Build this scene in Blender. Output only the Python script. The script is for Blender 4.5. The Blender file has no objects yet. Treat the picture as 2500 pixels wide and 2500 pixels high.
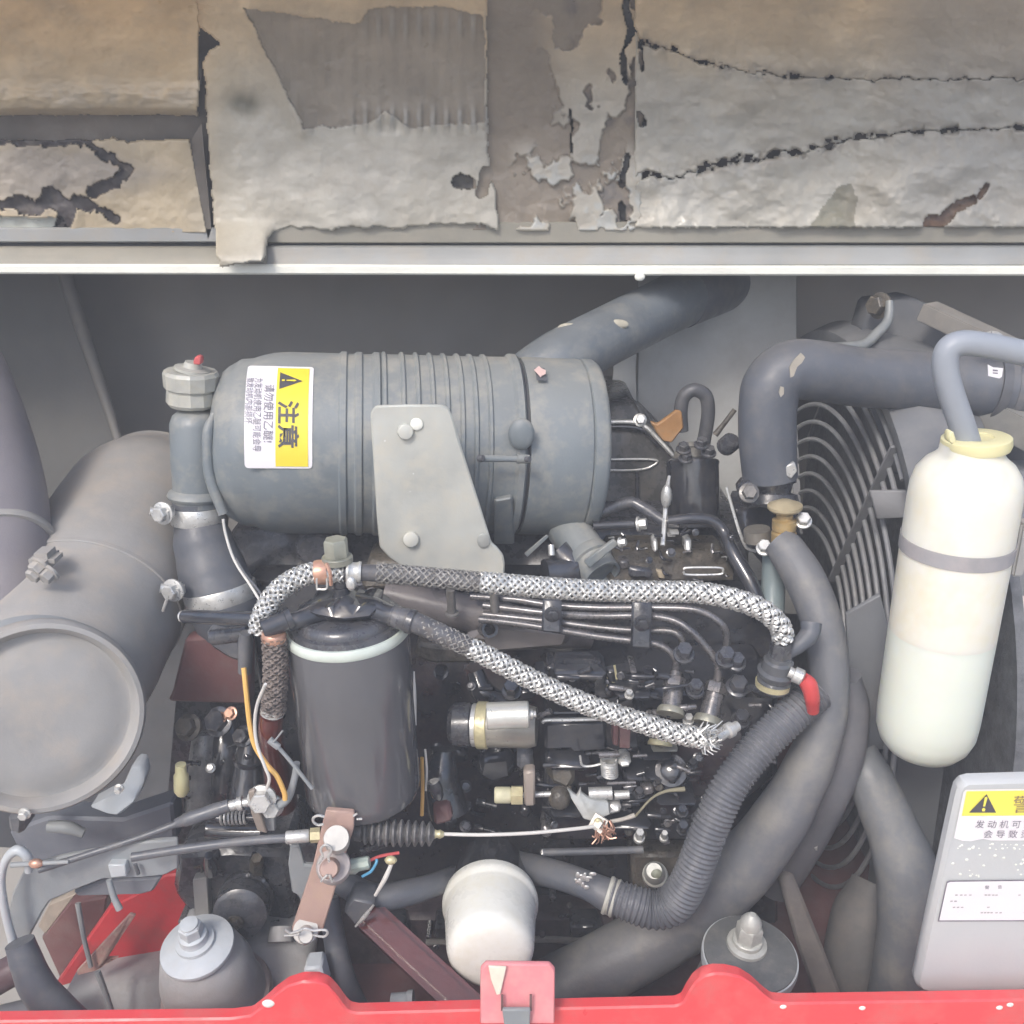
import bpy, bmesh, math, random
import numpy as np
from mathutils import Vector, Matrix
random.seed(7)

# ------------------------------------------------------------------ camera, sky, sun, exposure
SC = bpy.context.scene
COL = SC.collection
F = 2401.0                       # focal length in photo pixels (2500 px wide picture)
PITCH = math.radians(20.0)
CP, SP = math.cos(PITCH), math.sin(PITCH)
CAM = Vector((0.0, 0.0, 1.6))
cam = bpy.data.cameras.new('camera'); cam.sensor_width = 36.0
cam.lens = 18.0 * F / 1250.0
cam.clip_start = 0.02; cam.clip_end = 500.0
camo = bpy.data.objects.new('camera', cam); COL.objects.link(camo)
camo.location = CAM; camo.rotation_euler = (math.radians(90) - PITCH, 0, 0)
SC.camera = camo
SUN_EL, SUN_AZ = math.radians(44), math.radians(205)     # azimuth from +Y clockwise: behind and left of the viewer
w = bpy.data.worlds.new('World'); SC.world = w; w.use_nodes = True
nt = w.node_tree; bg = nt.nodes['Background']
sky = nt.nodes.new('ShaderNodeTexSky'); sky.sky_type = 'NISHITA'; sky.sun_disc = False
sky.sun_elevation = SUN_EL; sky.sun_rotation = SUN_AZ
sky.air_density = 1.0; sky.dust_density = 2.5; sky.ozone_density = 0.6
nt.links.new(sky.outputs[0], bg.inputs[0]); bg.inputs[1].default_value = 0.14
sun = bpy.data.lights.new('sun', 'SUN'); sun.energy = 1.1; sun.angle = math.radians(15); sun.color = (1, .96, .91)
suno = bpy.data.objects.new('sun', sun); COL.objects.link(suno)
sdir = Vector((math.sin(SUN_AZ) * math.cos(SUN_EL), math.cos(SUN_AZ) * math.cos(SUN_EL), math.sin(SUN_EL)))
suno.rotation_euler = (-sdir).to_track_quat('-Z', 'Y').to_euler(); suno.location = (0, -3, 5)
SC.view_settings.view_transform = 'Standard'; SC.view_settings.look = 'None'
SC.view_settings.gamma = 1.0; SC.view_settings.use_curve_mapping = False
SC.view_settings.exposure = 0.96
cy = SC.cycles; cy.max_bounces = 6; cy.diffuse_bounces = 4; cy.glossy_bounces = 3; cy.transmission_bounces = 2; cy.volume_bounces = 0
cy.caustics_reflective = False; cy.caustics_refractive = False; cy.use_adaptive_sampling = True; cy.adaptive_threshold = .03

# ------------------------------------------------------------------ measuring: (photo x, photo y, distance Y in metres) -> world point
def DD(py, Y): return Y / (CP + (1250 - py) / F * SP)
def P(px, py, Y):
    d = DD(py, Y)
    return Vector((CAM.x + (px - 1250) / F * d, CAM.y + Y, CAM.z + ((1250 - py) / F * CP - SP) * d))
def V3(p): return p if isinstance(p, Vector) else P(*p)
def S(py, Y): return DD(py, Y) / F           # metres per photo pixel there
def proj(v):
    r = v - CAM
    d = r.y * CP - r.z * SP; u = r.y * SP + r.z * CP
    return 1250 + r.x / d * F, 1250 - u / d * F
def LD(v):                                  # a world offset as a Vector
    return Vector(v)
YA = Vector((0, 1, 0)); ZA = Vector((0, 0, 1)); XA = Vector((1, 0, 0))

# ------------------------------------------------------------------ mesh collecting
def frame(n):
    n = n.normalized()
    a = ZA if abs(n.z) < .9 else XA
    u = a.cross(n).normalized()
    return u, n.cross(u).normalized()

class G:
    def __init__(s): s.v = []; s.f = []
    def add(s, vs, fs):
        o = len(s.v); s.v += [Vector(v) for v in vs]; s.f += [tuple(i + o for i in f) for f in fs]; return s
    def tubeV(s, pts, rad, seg=12, cap=True, rmod=None, flat=None):
        n = len(pts); T = []
        for i in range(n):
            a = pts[max(i - 1, 0)]; b = pts[min(i + 1, n - 1)]
            T.append((b - a).normalized())
        u, _ = frame(T[0]); vs = []; fs = []; L = 0
        for i in range(n):
            if i: L += (pts[i] - pts[i - 1]).length
            u = (u - T[i] * u.dot(T[i])).normalized(); w_ = T[i].cross(u)
            r = rad[i] if hasattr(rad, '__len__') else rad
            if rmod: r = rmod(L, r)
            for k in range(seg):
                a = 2 * math.pi * k / seg
                vs.append(pts[i] + (u * math.cos(a) + w_ * math.sin(a) * (flat or 1)) * r)
        for i in range(n - 1):
            for k in range(seg):
                k2 = (k + 1) % seg
                fs.append((i * seg + k, i * seg + k2, (i + 1) * seg + k2, (i + 1) * seg + k))
        if cap:
            fs.append(tuple(range(seg))[::-1]); fs.append(tuple((n - 1) * seg + k for k in range(seg)))
        return s.add(vs, fs)
    def tube(s, ctrl, r_px, seg=14, n=8, cap=True, rmod=None):
        pts = [V3(c) for c in ctrl]
        if hasattr(r_px, '__len__'): rr = list(r_px)
        else: rr = [r_px] * len(ctrl)
        rr = [r * S(c[1], c[2]) if not isinstance(c, Vector) else r for r, c in zip(rr, ctrl)]
        ps, rs = spline(pts, rr, n)
        return s.tubeV(ps, rs, seg, cap, rmod)
    def lathe(s, A, B, prof, seg=32, r_scale=None, ph=0):
        """prof: (t along A..B, radius in photo px at A)"""
        sc = r_scale if r_scale is not None else S(A[1], A[2])
        a = V3(A); b = V3(B); n = (b - a); u, w_ = frame(n); vs = []; fs = []; rows = []
        for t, r in prof:
            c = a + n * t
            if r <= 1e-9: rows.append([len(vs)]); vs.append(c)
            else:
                rows.append(list(range(len(vs), len(vs) + seg)))
                for k in range(seg):
                    q = 2 * math.pi * (k + ph) / seg
                    vs.append(c + (u * math.cos(q) + w_ * math.sin(q)) * r * sc)
        for r0, r1 in zip(rows, rows[1:]):
            if len(r0) == 1 and len(r1) == 1: continue
            for k in range(seg):
                k2 = (k + 1) % seg
                if len(r0) == 1: fs.append((r0[0], r1[k2], r1[k]))
                elif len(r1) == 1: fs.append((r0[k], r0[k2], r1[0]))
                else: fs.append((r0[k], r0[k2], r1[k2], r1[k]))
        return s.add(vs, fs)
    def bm(s, b):
        b.verts.index_update()
        s.add([v.co.copy() for v in b.verts], [tuple(v.index for v in f.verts) for f in b.faces]); b.free(); return s
    def plate(s, poly, thick, dirv=None, bev=0.0012, front=True):
        """flat piece: outline points (px,py,Y) or Vectors, thickness (m) away from the viewer"""
        pts = [V3(p) for p in poly]; dv = (dirv or YA) * thick
        b = bmesh.new(); n = len(pts)
        f0 = [b.verts.new(p) for p in pts]; f1 = [b.verts.new(p + dv) for p in pts]
        b.faces.new(f0); b.faces.new(f1[::-1])
        for i in range(n): b.faces.new((f0[i], f1[i], f1[(i + 1) % n], f0[(i + 1) % n]))
        bmesh.ops.recalc_face_normals(b, faces=b.faces[:])
        if bev: bmesh.ops.bevel(b, geom=[e for e in b.edges], offset=bev, segments=1, affect='EDGES', clamp_overlap=True)
        return s.bm(b)
    def box(s, c, size, rot=None, bev=0.0015):
        c = V3(c); b = bmesh.new(); bmesh.ops.create_cube(b, size=1.0)
        for v in b.verts:
            q = Vector((v.co.x * size[0], v.co.y * size[1], v.co.z * size[2]))
            if rot is not None: q = rot @ q
            v.co = c + q
        if bev: bmesh.ops.bevel(b, geom=b.edges[:], offset=bev, segments=2, affect='EDGES', clamp_overlap=True)
        return s.bm(b)
    def bar(s, A, B, wd, ht, bev=0.0012, up=None):
        a = V3(A); b_ = V3(B); x = (b_ - a); L = x.length; x.normalize()
        up = up or ZA
        y = up.cross(x).normalized(); z = x.cross(y)
        return s.box((a + b_) / 2, (L, wd, ht), Matrix((x, y, z)).transposed(), bev)
    def hexbolt(s, A, ax, r, h, washer=1.35, dome=True):
        """hexagon head on a flange washer, base at A, axis ax, metres"""
        a = V3(A); ax = ax.normalized()
        if washer: s.lathe(a, a + ax, [(0, 0), (0, r * washer), (h * .22, r * washer), (h * .26, r * washer * .93), (h * .26, 0)], 18, 1)
        s.lathe(a + ax * h * .2, a + ax * (h * .2 + 1), [(0, 0), (0, r), (h * .72, r), (h * .8, r * .88), (h * .8, 0)], 6, 1)
        return s
    def ball(s, c, r, sx=1, sy=1, sz=1, seg=12):
        c = V3(c); b = bmesh.new(); bmesh.ops.create_uvsphere(b, u_segments=seg, v_segments=max(6, seg // 2 + 2), radius=r)
        for v in b.verts: v.co = Vector((v.co.x * sx, v.co.y * sy, v.co.z * sz)) + c
        return s.bm(b)

def spline(pts, rr, n):
    if len(pts) == 2:
        return [pts[0].lerp(pts[1], i / n) for i in range(n + 1)], [rr[0] + (rr[1] - rr[0]) * i / n for i in range(n + 1)]
    ps = []; rs = []; m = len(pts)
    for i in range(m - 1):
        p0 = pts[i - 1] if i else pts[0] * 2 - pts[1]
        p1, p2 = pts[i], pts[i + 1]
        p3 = pts[i + 2] if i + 2 < m else pts[m - 1] * 2 - pts[m - 2]
        for k in range(n + (1 if i == m - 2 else 0)):
            t = k / n
            a = p1 * 2; b = (p2 - p0) * t
            c = (p0 * 2 - p1 * 5 + p2 * 4 - p3) * t * t
            d = (p1 * 3 - p0 - p2 * 3 + p3) * t * t * t
            ps.append((a + b + c + d) * .5); rs.append(rr[i] + (rr[i + 1] - rr[i]) * (t * t * (3 - 2 * t)))
    return ps, rs

# ------------------------------------------------------------------ objects
def _mesh(name, g, mat, org, angle=38, smooth=True):
    me = bpy.data.meshes.new(name)
    me.from_pydata([v - org for v in g.v], [], g.f)
    b = bmesh.new(); b.from_mesh(me); bmesh.ops.recalc_face_normals(b, faces=b.faces[:]); b.to_mesh(me); b.free()
    me.materials.append(mat)
    if smooth:
        me.shade_smooth(); me.set_sharp_from_angle(angle=math.radians(angle))
    return me

def thing(name, label, cat, at, group=None):
    o = bpy.data.objects.new(name, None); COL.objects.link(o); o.empty_display_size = .02
    o.location = V3(at); o['label'] = label; o['category'] = cat
    if group: o['group'] = group
    return o

def root_of(o):
    while o.parent: o = o.parent
    return o

def part(name, g, mat, parent, label=None, kind=None, angle=38, smooth=True):
    r = root_of(parent)
    me = _mesh(name, g, mat, r.location, angle, smooth)
    o = bpy.data.objects.new(name, me); COL.objects.link(o); o.parent = parent
    if label: o['label'] = label
    if kind: o['kind'] = kind
    return o

def solo(name, g, mat, label, cat, group=None, kind=None, angle=38):
    zs = min(v.z for v in g.v); c = sum(g.v, Vector()) / len(g.v); org = Vector((c.x, c.y, zs))
    me = _mesh(name, g, mat, org, angle)
    o = bpy.data.objects.new(name, me); COL.objects.link(o); o.location = org
    if label: o['label'] = label
    if cat: o['category'] = cat
    if group: o['group'] = group
    if kind: o['kind'] = kind
    return o

# ------------------------------------------------------------------ materials
def M(name, col, rough=.5, metal=0.0, var=.18, scale=30, dust=None, damt=.35, bump=.15, bscale=220, coat=0, top=0.0,
      spec=.5, chips=None, camt=.0, sss=0, rvar=.25, attr=None):
    m = bpy.data.materials.new(name); m.use_nodes = True
    n = m.node_tree.nodes; l = m.node_tree.links; bs = n['Principled BSDF']
    tc = n.new('ShaderNodeTexCoord')
    def noise(sc, det=4, ro=.6):
        x = n.new('ShaderNodeTexNoise'); x.inputs['Scale'].default_value = sc; x.inputs['Detail'].default_value = det
        x.inputs['Roughness'].default_value = ro; l.new(tc.outputs['Object'], x.inputs['Vector']); return x.outputs['Fac']
    def ramp(src, a, b, va=0., vb=1.):
        x = n.new('ShaderNodeMapRange'); l.new(src, x.inputs[0]); x.inputs[1].default_value = a; x.inputs[2].default_value = b
        x.inputs[3].default_value = va; x.inputs[4].default_value = vb; return x.outputs[0]
    def mix(fac, a, b):
        x = n.new('ShaderNodeMix'); x.data_type = 'RGBA'
        if isinstance(fac, float): x.inputs[0].default_value = fac
        else: l.new(fac, x.inputs[0])
        for i, q in ((6, a), (7, b)):
            if isinstance(q, (tuple, list)): x.inputs[i].default_value = (*q, 1)
            else: l.new(q, x.inputs[i])
        return x.outputs[2]
    def mul(a, b):
        x = n.new('ShaderNodeMath'); x.operation = 'MULTIPLY'
        for i, q in ((0, a), (1, b)):
            if isinstance(q, (float, int)): x.inputs[i].default_value = q
            else: l.new(q, x.inputs[i])
        return x.outputs[0]
    big = noise(scale, 3)
    if attr:
        at = n.new('ShaderNodeAttribute'); at.attribute_name = attr
        c0 = at.outputs['Color']
        mm = n.new('ShaderNodeMix'); mm.data_type = 'RGBA'; mm.blend_type = 'MULTIPLY'; mm.inputs[0].default_value = 1
        l.new(c0, mm.inputs[6]); l.new(mix(ramp(big, .3, .7), (1 - var,) * 3, (1 + var,) * 3), mm.inputs[7]); c = mm.outputs[2]
    else:
        c = mix(ramp(big, .3, .7), tuple(x * (1 - var) for x in col), tuple(min(1, x * (1 + var)) for x in col))
    dmask = None
    if dust:
        d1 = ramp(noise(scale * 2.3, 4, .72), .46, .68)
        if top:
            ge = n.new('ShaderNodeNewGeometry'); sp = n.new('ShaderNodeSeparateXYZ'); l.new(ge.outputs['Normal'], sp.inputs[0])
            up = ramp(sp.outputs[2], .15, .95)
            ad = n.new('ShaderNodeMath'); ad.operation = 'ADD'; ad.use_clamp = True
            l.new(mul(d1, damt), ad.inputs[0]); l.new(mul(up, top), ad.inputs[1]); dmask = ad.outputs[0]
        else: dmask = mul(d1, damt)
        c = mix(dmask, c, dust)
    if chips:
        ch = ramp(noise(scale * 5, 4, .75), .67 - camt, .69 - camt); c = mix(ch, c, chips)
    l.new(c, bs.inputs['Base Color'])
    rr = ramp(noise(scale * 3, 2.5, .7), .3, .7, max(.03, rough * (1 - rvar)), min(1, rough * (1 + rvar)))
    if dmask is not None:
        x = n.new('ShaderNodeMath'); x.operation = 'ADD'; x.use_clamp = True; l.new(rr, x.inputs[0]); l.new(mul(dmask, .35), x.inputs[1]); rr = x.outputs[0]
    l.new(rr, bs.inputs['Roughness'])
    bs.inputs['Metallic'].default_value = metal
    bs.inputs['Specular IOR Level'].default_value = spec
    if coat: bs.inputs['Coat Weight'].default_value = coat; bs.inputs['Coat Roughness'].default_value = .12
    if sss:
        bs.inputs['Subsurface Weight'].default_value = sss; bs.inputs['Subsurface Radius'].default_value = (.03, .025, .015); bs.inputs['Subsurface Scale'].default_value = .6
    if bump:
        b = n.new('ShaderNodeBump'); b.inputs['Strength'].default_value = bump; b.inputs['Distance'].default_value = .002
        l.new(noise(bscale, 2.5, .65), b.inputs['Height']); l.new(b.outputs[0], bs.inputs['Normal'])
    return m

TAN = (.36, .31, .24)
m_cleaner = M('grey_enamel', (.185, .212, .228), .40, var=.12, scale=12, dust=(.40, .375, .32), damt=.5, top=.28, bump=.08, bscale=300, chips=(.50, .48, .42), camt=-.05)
m_zincplate = M('pale_zinc_plate', (.50, .51, .475), .42, .2, var=.16, scale=14, dust=(.60, .56, .46), damt=.55, bump=.12, bscale=160, chips=(.72, .72, .70), camt=-.03)
m_wall = M('dark_bay_paint', (.40, .39, .375), .6, var=.2, scale=4, dust=(.46, .42, .36), damt=.35, bump=.1)
m_walllt = M('grey_bay_paint', (.60, .61, .60), .6, var=.10, scale=5, dust=(.36, .34, .30), damt=.3, bump=.1)
m_black = M('oily_black_paint', (.034, .036, .044), .13, var=.35, scale=45, dust=(.13, .11, .09), damt=.25, bump=.22, bscale=130, coat=.6, spec=.8, rvar=.6)
m_black2 = M('satin_black_paint', (.058, .061, .072), .26, var=.25, scale=30, dust=(.19, .17, .145), damt=.3, bump=.14, bscale=150, coat=.3, spec=.6, rvar=.5)
m_blackgl = M('gloss_black_enamel', (.036, .038, .046), .09, var=.2, scale=30, dust=(.15, .13, .11), damt=.18, bump=.06, bscale=120, coat=.6, spec=.6)
m_dirt = M('oil_soaked_dirt', (.085, .076, .064), .35, var=.4, scale=40, dust=(.19, .16, .12), damt=.55, bump=.6, bscale=200, rvar=.5)
m_can = M('filter_can_enamel', (.115, .116, .125), .09, var=.08, scale=12, dust=(.16, .15, .14), damt=.12, bump=.02, bscale=60, coat=.5)
m_rubber = M('grey_black_rubber', (.10, .11, .132), .42, var=.12, scale=16, dust=TAN, damt=.14, top=.12, bump=.08, bscale=240)
m_rubberd = M('dusty_rubber', (.145, .15, .165), .46, var=.15, scale=8, dust=(.34, .315, .27), damt=.42, top=.15, bump=.15, bscale=240)
m_cable = M('black_cable_sheath', (.12, .125, .14), .35, var=.12, scale=30, dust=TAN, damt=.2, bump=.05)
m_hose2 = M('grey_vinyl_hose', (.30, .325, .365), .4, var=.05, scale=10, bump=.03)
m_silver = M('bright_zinc', (.66, .66, .64), .34, .55, var=.14, scale=60, dust=(.50, .46, .38), damt=.3, bump=.2, bscale=300, rvar=.4)
m_yzinc = M('yellow_zinc', (.62, .56, .34), .4, .35, var=.18, scale=70, dust=(.45, .40, .3), damt=.3, bump=.2, bscale=300)
m_alu = M('solenoid_aluminium', (.68, .68, .64), .34, .5, var=.08, scale=40, bump=.05, dust=(.6, .56, .45), damt=.25)
m_braid = M('steel_braid_wire', (.68, .68, .66), .3, .6, var=.25, scale=120, dust=(.45, .42, .36), damt=.3, bump=.2, bscale=900)
m_braidd = M('oil_dark_braid_wire', (.30, .29, .28), .38, .4, var=.4, scale=110, dust=(.55, .52, .45), damt=.5, bump=.35, bscale=900)
m_hosecore = M('dark_hose_core', (.10, .102, .112), .4, var=.25, scale=60, dust=(.18, .15, .12), damt=.5, bump=.3, bscale=300)
m_brownbraid = M('brown_oily_braid', (.17, .14, .125), .42, .2, var=.4, scale=120, dust=(.36, .31, .27), damt=.5, bump=.5, bscale=900)
m_red = M('red_machine_paint', (.80, .078, .086), .34, var=.05, scale=9, bump=.04, bscale=90, dust=(.62, .22, .19), damt=.4, chips=(.70, .42, .36), camt=-.045)
m_redtab = M('faded_red_paint', (.80, .28, .30), .45, var=.08, scale=14, bump=.06, bscale=90, dust=(.80, .55, .50), damt=.3)
m_redin = M('red_frame_paint', (.62, .035, .045), .45, var=.16, scale=9, dust=(.22, .14, .12), damt=.35, bump=.1)
m_redgl = M('glossy_oxblood_paint', (.10, .018, .016), .12, var=.2, scale=14, dust=(.12, .07, .06), damt=.1, coat=.8, bump=.1)
m_maroon = M('dull_maroon_paint', (.17, .075, .075), .5, var=.25, scale=10, dust=(.22, .18, .16), damt=.45, bump=.2)
m_rust = M('primer_brown_plate', (.43, .29, .245), .5, var=.10, scale=22, dust=(.50, .36, .24), damt=.35, bump=.15)
m_cream = M('cream_polythene', (.87, .85, .75), .38, var=.07, scale=5, sss=.35, bump=.02, dust=(.80, .70, .44), damt=.5)
m_creamd = M('yellowed_polythene', (.78, .72, .42), .38, var=.05, scale=9, sss=.3, bump=.02)
m_white = M('white_filter_enamel', (.86, .86, .80), .28, var=.05, scale=16, bump=.05, dust=(.70, .66, .50), damt=.35, chips=(.34, .32, .22), camt=-.08)
m_whitest = M('white_flange_paint', (.86, .87, .80), .4, var=.05, scale=10, dust=(.66, .62, .52), damt=.25, bump=.05)
m_seal = M('pale_green_gasket', (.62, .68, .62), .45, var=.08, scale=40, bump=.08)
m_muff = M('dusty_heat_paint', (.335, .33, .322), .58, var=.16, scale=9, dust=(.44, .385, .325), damt=.6, top=.15, bump=.12, bscale=180, rvar=.3)
m_grey = M('mid_grey_bracket_paint', (.28, .30, .315), .5, var=.12, scale=16, dust=(.36, .35, .32), damt=.4, top=.2, bump=.12)
m_box = M('light_grey_cover_paint', (.53, .545, .55), .42, var=.05, scale=7, dust=(.60, .58, .54), damt=.25, bump=.06)
m_washer = M('pale_zinc_washer', (.52, .55, .57), .5, .08, var=.1, scale=30, dust=(.55, .53, .50), damt=.3, bump=.12)
m_mount = M('grey_mount_rubber', (.38, .38, .38), .55, var=.15, scale=16, dust=(.33, .30, .27), damt=.4, bump=.2)
m_brass = M('tarnished_brass', (.52, .37, .17), .4, .45, var=.2, scale=60, dust=(.42, .35, .24), damt=.4, bump=.25)
m_orange = M('rust_orange_paint', (.42, .22, .085), .5, var=.2, scale=30, dust=(.35, .28, .2), damt=.4, bump=.2)
m_copper = M('bare_copper_wire', (.62, .36, .26), .35, .5, var=.2, scale=60, bump=.1)
m_owire = M('orange_wire_sleeve', (.78, .47, .14), .4, var=.06, scale=30, bump=.03)
m_wwire = M('white_wire_sleeve', (.70, .68, .64), .4, var=.08, scale=30, bump=.03)
m_bwire = M('blue_wire_sleeve', (.10, .34, .55), .4, var=.08, scale=30, bump=.03)
m_rwire = M('red_wire_sleeve', (.60, .10, .10), .35, var=.08, scale=30, bump=.03)
m_plug = M('pale_green_plastic', (.52, .60, .52), .4, var=.08, scale=30, bump=.05)
m_lwhite = M('label_white', (.82, .79, .81), .4, var=.03, scale=12, bump=0)
m_lyel = M('label_yellow', (.85, .68, .05), .4, var=.04, scale=20, bump=0)
m_lyel2 = M('label_bright_yellow', (.88, .78, .12), .4, var=.03, scale=20, bump=0)
m_lblk = M('label_print', (.08, .075, .085), .5, var=.1, scale=60, bump=0)
m_lbrown = M('label_faded_brown_print', (.30, .22, .12), .5, var=.1, scale=60, bump=0)
m_lgrey = M('label_faded_print', (.22, .20, .24), .5, var=.25, scale=90, bump=0)
m_lgrey2 = M('label_tiny_print', (.45, .42, .44), .5, var=.25, scale=90, bump=0)
m_pink = M('pink_sticker', (.72, .52, .48), .5, var=.08, scale=50, bump=.05)
m_foam = M('stained_liner', (1, 1, 1), .42, var=.14, scale=9, bump=.4, bscale=70, attr='Col', rvar=.4, spec=.5, dust=(.36, .31, .24), damt=.3)
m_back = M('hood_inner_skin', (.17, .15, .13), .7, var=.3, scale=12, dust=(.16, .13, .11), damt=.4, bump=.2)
m_lip = M('beige_hood_lip', (.30, .285, .24), .5, var=.12, scale=10, dust=(.38, .34, .28), damt=.4, bump=.1)
m_lipg = M('grey_hood_lip', (.33, .34, .34), .42, var=.12, scale=8, dust=(.38, .33, .26), damt=.45, bump=.1)
m_dark = M('dark_paint_and_shade', (.10, .104, .115), .55, var=.2, scale=10, dust=(.15, .13, .12), damt=.3, bump=.1)  # paint of dark parts, also used for the shadow gap and shade backing

# ------------------------------------------------------------------ ground under the machine
g = G(); g.add([(-14, -14, 0), (14, -14, 0), (14, 14, 0), (-14, 14, 0)], [(0, 1, 2, 3)])
m_ground = M('pale_concrete', (.60, .52, .42), .8, var=.22, scale=3, dust=(.62, .58, .50), damt=.5, bump=.4, bscale=30)
gr = solo('ground', g, m_ground, None, None, kind='structure')

# ------------------------------------------------------------------ raised hood: lined inner face, lips and white edge flange
_tab = np.random.RandomState(11).rand(256, 256)
def vnoise(x, y):
    xi = np.floor(x).astype(int); yi = np.floor(y).astype(int); fx = x - xi; fy = y - yi
    fx = fx * fx * (3 - 2 * fx); fy = fy * fy * (3 - 2 * fy)
    a = _tab[xi & 255, yi & 255]; b = _tab[(xi + 1) & 255, yi & 255]; c = _tab[xi & 255, (yi + 1) & 255]; d = _tab[(xi + 1) & 255, (yi + 1) & 255]
    return (a * (1 - fx) + b * fx) * (1 - fy) + (c * (1 - fx) + d * fx) * fy
def fbm(x, y, o=4):
    s = 0; a = .5; t = 0
    for _ in range(o): s = s + a * vnoise(x, y); t += a; x = x * 2.03 + 17.3; y = y * 2.03 + 5.7; a *= .5
    return s / t
def sdist(X, Y, pts):
    """distance to a polyline and the place along it (0..1)"""
    best = np.full(X.shape, 1e9); along = np.zeros(X.shape); n = len(pts) - 1
    for i in range(n):
        ax, ay = pts[i]; bx, by = pts[i + 1]; dx, dy = bx - ax, by - ay; L2 = dx * dx + dy * dy
        t = np.clip(((X - ax) * dx + (Y - ay) * dy) / L2, 0, 1)
        d = np.hypot(X - ax - t * dx, Y - ay - t * dy)
        k = d < best; best = np.where(k, d, best); along = np.where(k, (i + t) / n, along)
    return best, along
def inpoly(X, Y, pts):
    r = np.zeros(X.shape, bool); n = len(pts); j = n - 1
    for i in range(n):
        xi, yi = pts[i]; xj, yj = pts[j]
        if yi != yj:
            c = ((yi > Y) != (yj > Y)) & (X < (xj - xi) * (Y - yi) / (yj - yi) + xi); r ^= c
        j = i
    return r
def sstep(x, a, b): t = np.clip((x - a) / (b - a), 0, 1); return t * t * (3 - 2 * t)

HY = 1.18
def hoodY(py):                      # the hood stands up behind the bay and leans over the viewer at its top
    t = np.clip((430 - py) / 430.0, 0, 2); return HY - .11 * t * t
STEP = 3.0
gx = np.arange(-460, 2960, STEP); gy = np.arange(-180, 664, STEP)
GX, GY = np.meshgrid(gx, gy)
warp = (fbm(GX / 28, GY / 28, 4) - .5)
WX = GX + 16 * warp; WY = GY + 16 * (fbm(GX / 28 + 40, GY / 28, 4) - .5)
fine = fbm(GX / 9 + 3, GY / 9, 3)
lump = (fbm(GX / 170, GY / 120, 3) - .5) + .35 * (fbm(GX / 48 + 61, GY / 34 + 12, 3) - .5)
stain = fbm(GX / 130 + 9, GY / 130 + 4, 5)
stain2 = fbm(GX / 45 + 19, GY / 60 + 14, 5)
def C(r, g_, b): return np.array([r, g_, b])[None, None, :]
def mixc(a, b, m): return a * (1 - m[..., None]) + b * m[..., None]
warm = sstep(GY, 330, -60)          # warm ground bounce put into the colour, stronger towards the top
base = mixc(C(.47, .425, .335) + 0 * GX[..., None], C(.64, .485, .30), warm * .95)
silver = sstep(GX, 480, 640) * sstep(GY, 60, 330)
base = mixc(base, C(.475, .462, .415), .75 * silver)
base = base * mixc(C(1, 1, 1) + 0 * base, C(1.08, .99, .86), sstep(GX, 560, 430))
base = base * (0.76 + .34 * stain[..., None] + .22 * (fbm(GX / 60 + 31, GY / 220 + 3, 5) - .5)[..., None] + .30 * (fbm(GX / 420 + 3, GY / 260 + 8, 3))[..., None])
hood = thing('engine_hood', 'raised engine hood with torn stained sound lining, above the engine bay', 'hood', P(1250, 640, HY))

def liner(name, mask, off, col, label=None, edge=.004):
    """off: metres towards the viewer"""
    m = mask
    cells = m[:-1, :-1] & m[1:, :-1] & m[:-1, 1:] & m[1:, 1:]
    use = np.zeros(m.shape, bool)
    use[:-1, :-1] |= cells; use[1:, :-1] |= cells; use[:-1, 1:] |= cells; use[1:, 1:] |= cells
    inner = np.zeros(m.shape, bool)
    inner[1:-1, 1:-1] = cells[:-1, :-1] & cells[1:, :-1] & cells[:-1, 1:] & cells[1:, 1:]
    o = off.copy(); o[~inner] -= edge
    Yv = hoodY(GY) - .012 - o
    d = Yv / (CP + (1250 - GY) / F * SP)
    Xw = (GX - 1250) / F * d; Zw = CAM.z + ((1250 - GY) / F * CP - SP) * d
    idx = -np.ones(m.shape, int); idx[use] = np.arange(use.sum())
    r0 = hood.location
    vs = np.stack([Xw[use] - r0.x, Yv[use] - r0.y, Zw[use] - r0.z], 1)
    i, j = np.nonzero(cells)
    fs = np.stack([idx[i, j], idx[i + 1, j], idx[i + 1, j + 1], idx[i, j + 1]], 1)
    me = bpy.data.meshes.new(name); me.from_pydata(vs.tolist(), [], fs.tolist())
    ca = me.color_attributes.new('Col', 'FLOAT_COLOR', 'POINT')
    cc = np.ones((len(vs), 4), np.float32); cc[:, :3] = np.clip(col, 0.01, .9)[use]
    ca.data.foreach_set('color', cc.ravel()); me.materials.append(m_foam); me.shade_smooth()
    ob = bpy.data.objects.new(name, me); COL.objects.link(ob); ob.parent = hood
    if label: ob['label'] = label
    return ob

def crack(pts, w0, w1, dens=1.0, seed=0):
    d, s = sdist(GX + 10 * warp, GY + 10 * (fine - .5), pts)
    wv = (w0 + (w1 - w0) * s) * np.clip((fbm(GX / 30 + seed, GY / 40 + seed, 4) - .5 + dens * .22) * 4.5, 0, 1.6)
    return d < wv, d

# --- left upper pad: bulging, warm, wrinkled along its lower roll
mA = (WX < 486) & (GY < 284 + 8 * (fine - .5))
roll = np.exp(-((GY - 238) / 34) ** 2)
offA = .010 + .016 * lump + .012 * roll * (1 + .8 * (fbm(GX / 42, GY / 16 + 8, 3) - .5)) + .004 * (fbm(GX / 60, GY / 40, 3) - .5)
offA = offA - .02 * sstep(GY, 262, 286)
cA = mixc(base, C(.46, .42, .36), .5 * roll * sstep(stain2, .35, .6)); cA = cA * (1 - .22 * sstep(np.abs(GX - 150) + 2 * np.abs(GY - 205), 60, 0))[..., None]
liner('lining_pad', mA, offA, cA, 'bulging tan lining pad with wrinkled lower roll', .012)
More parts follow.
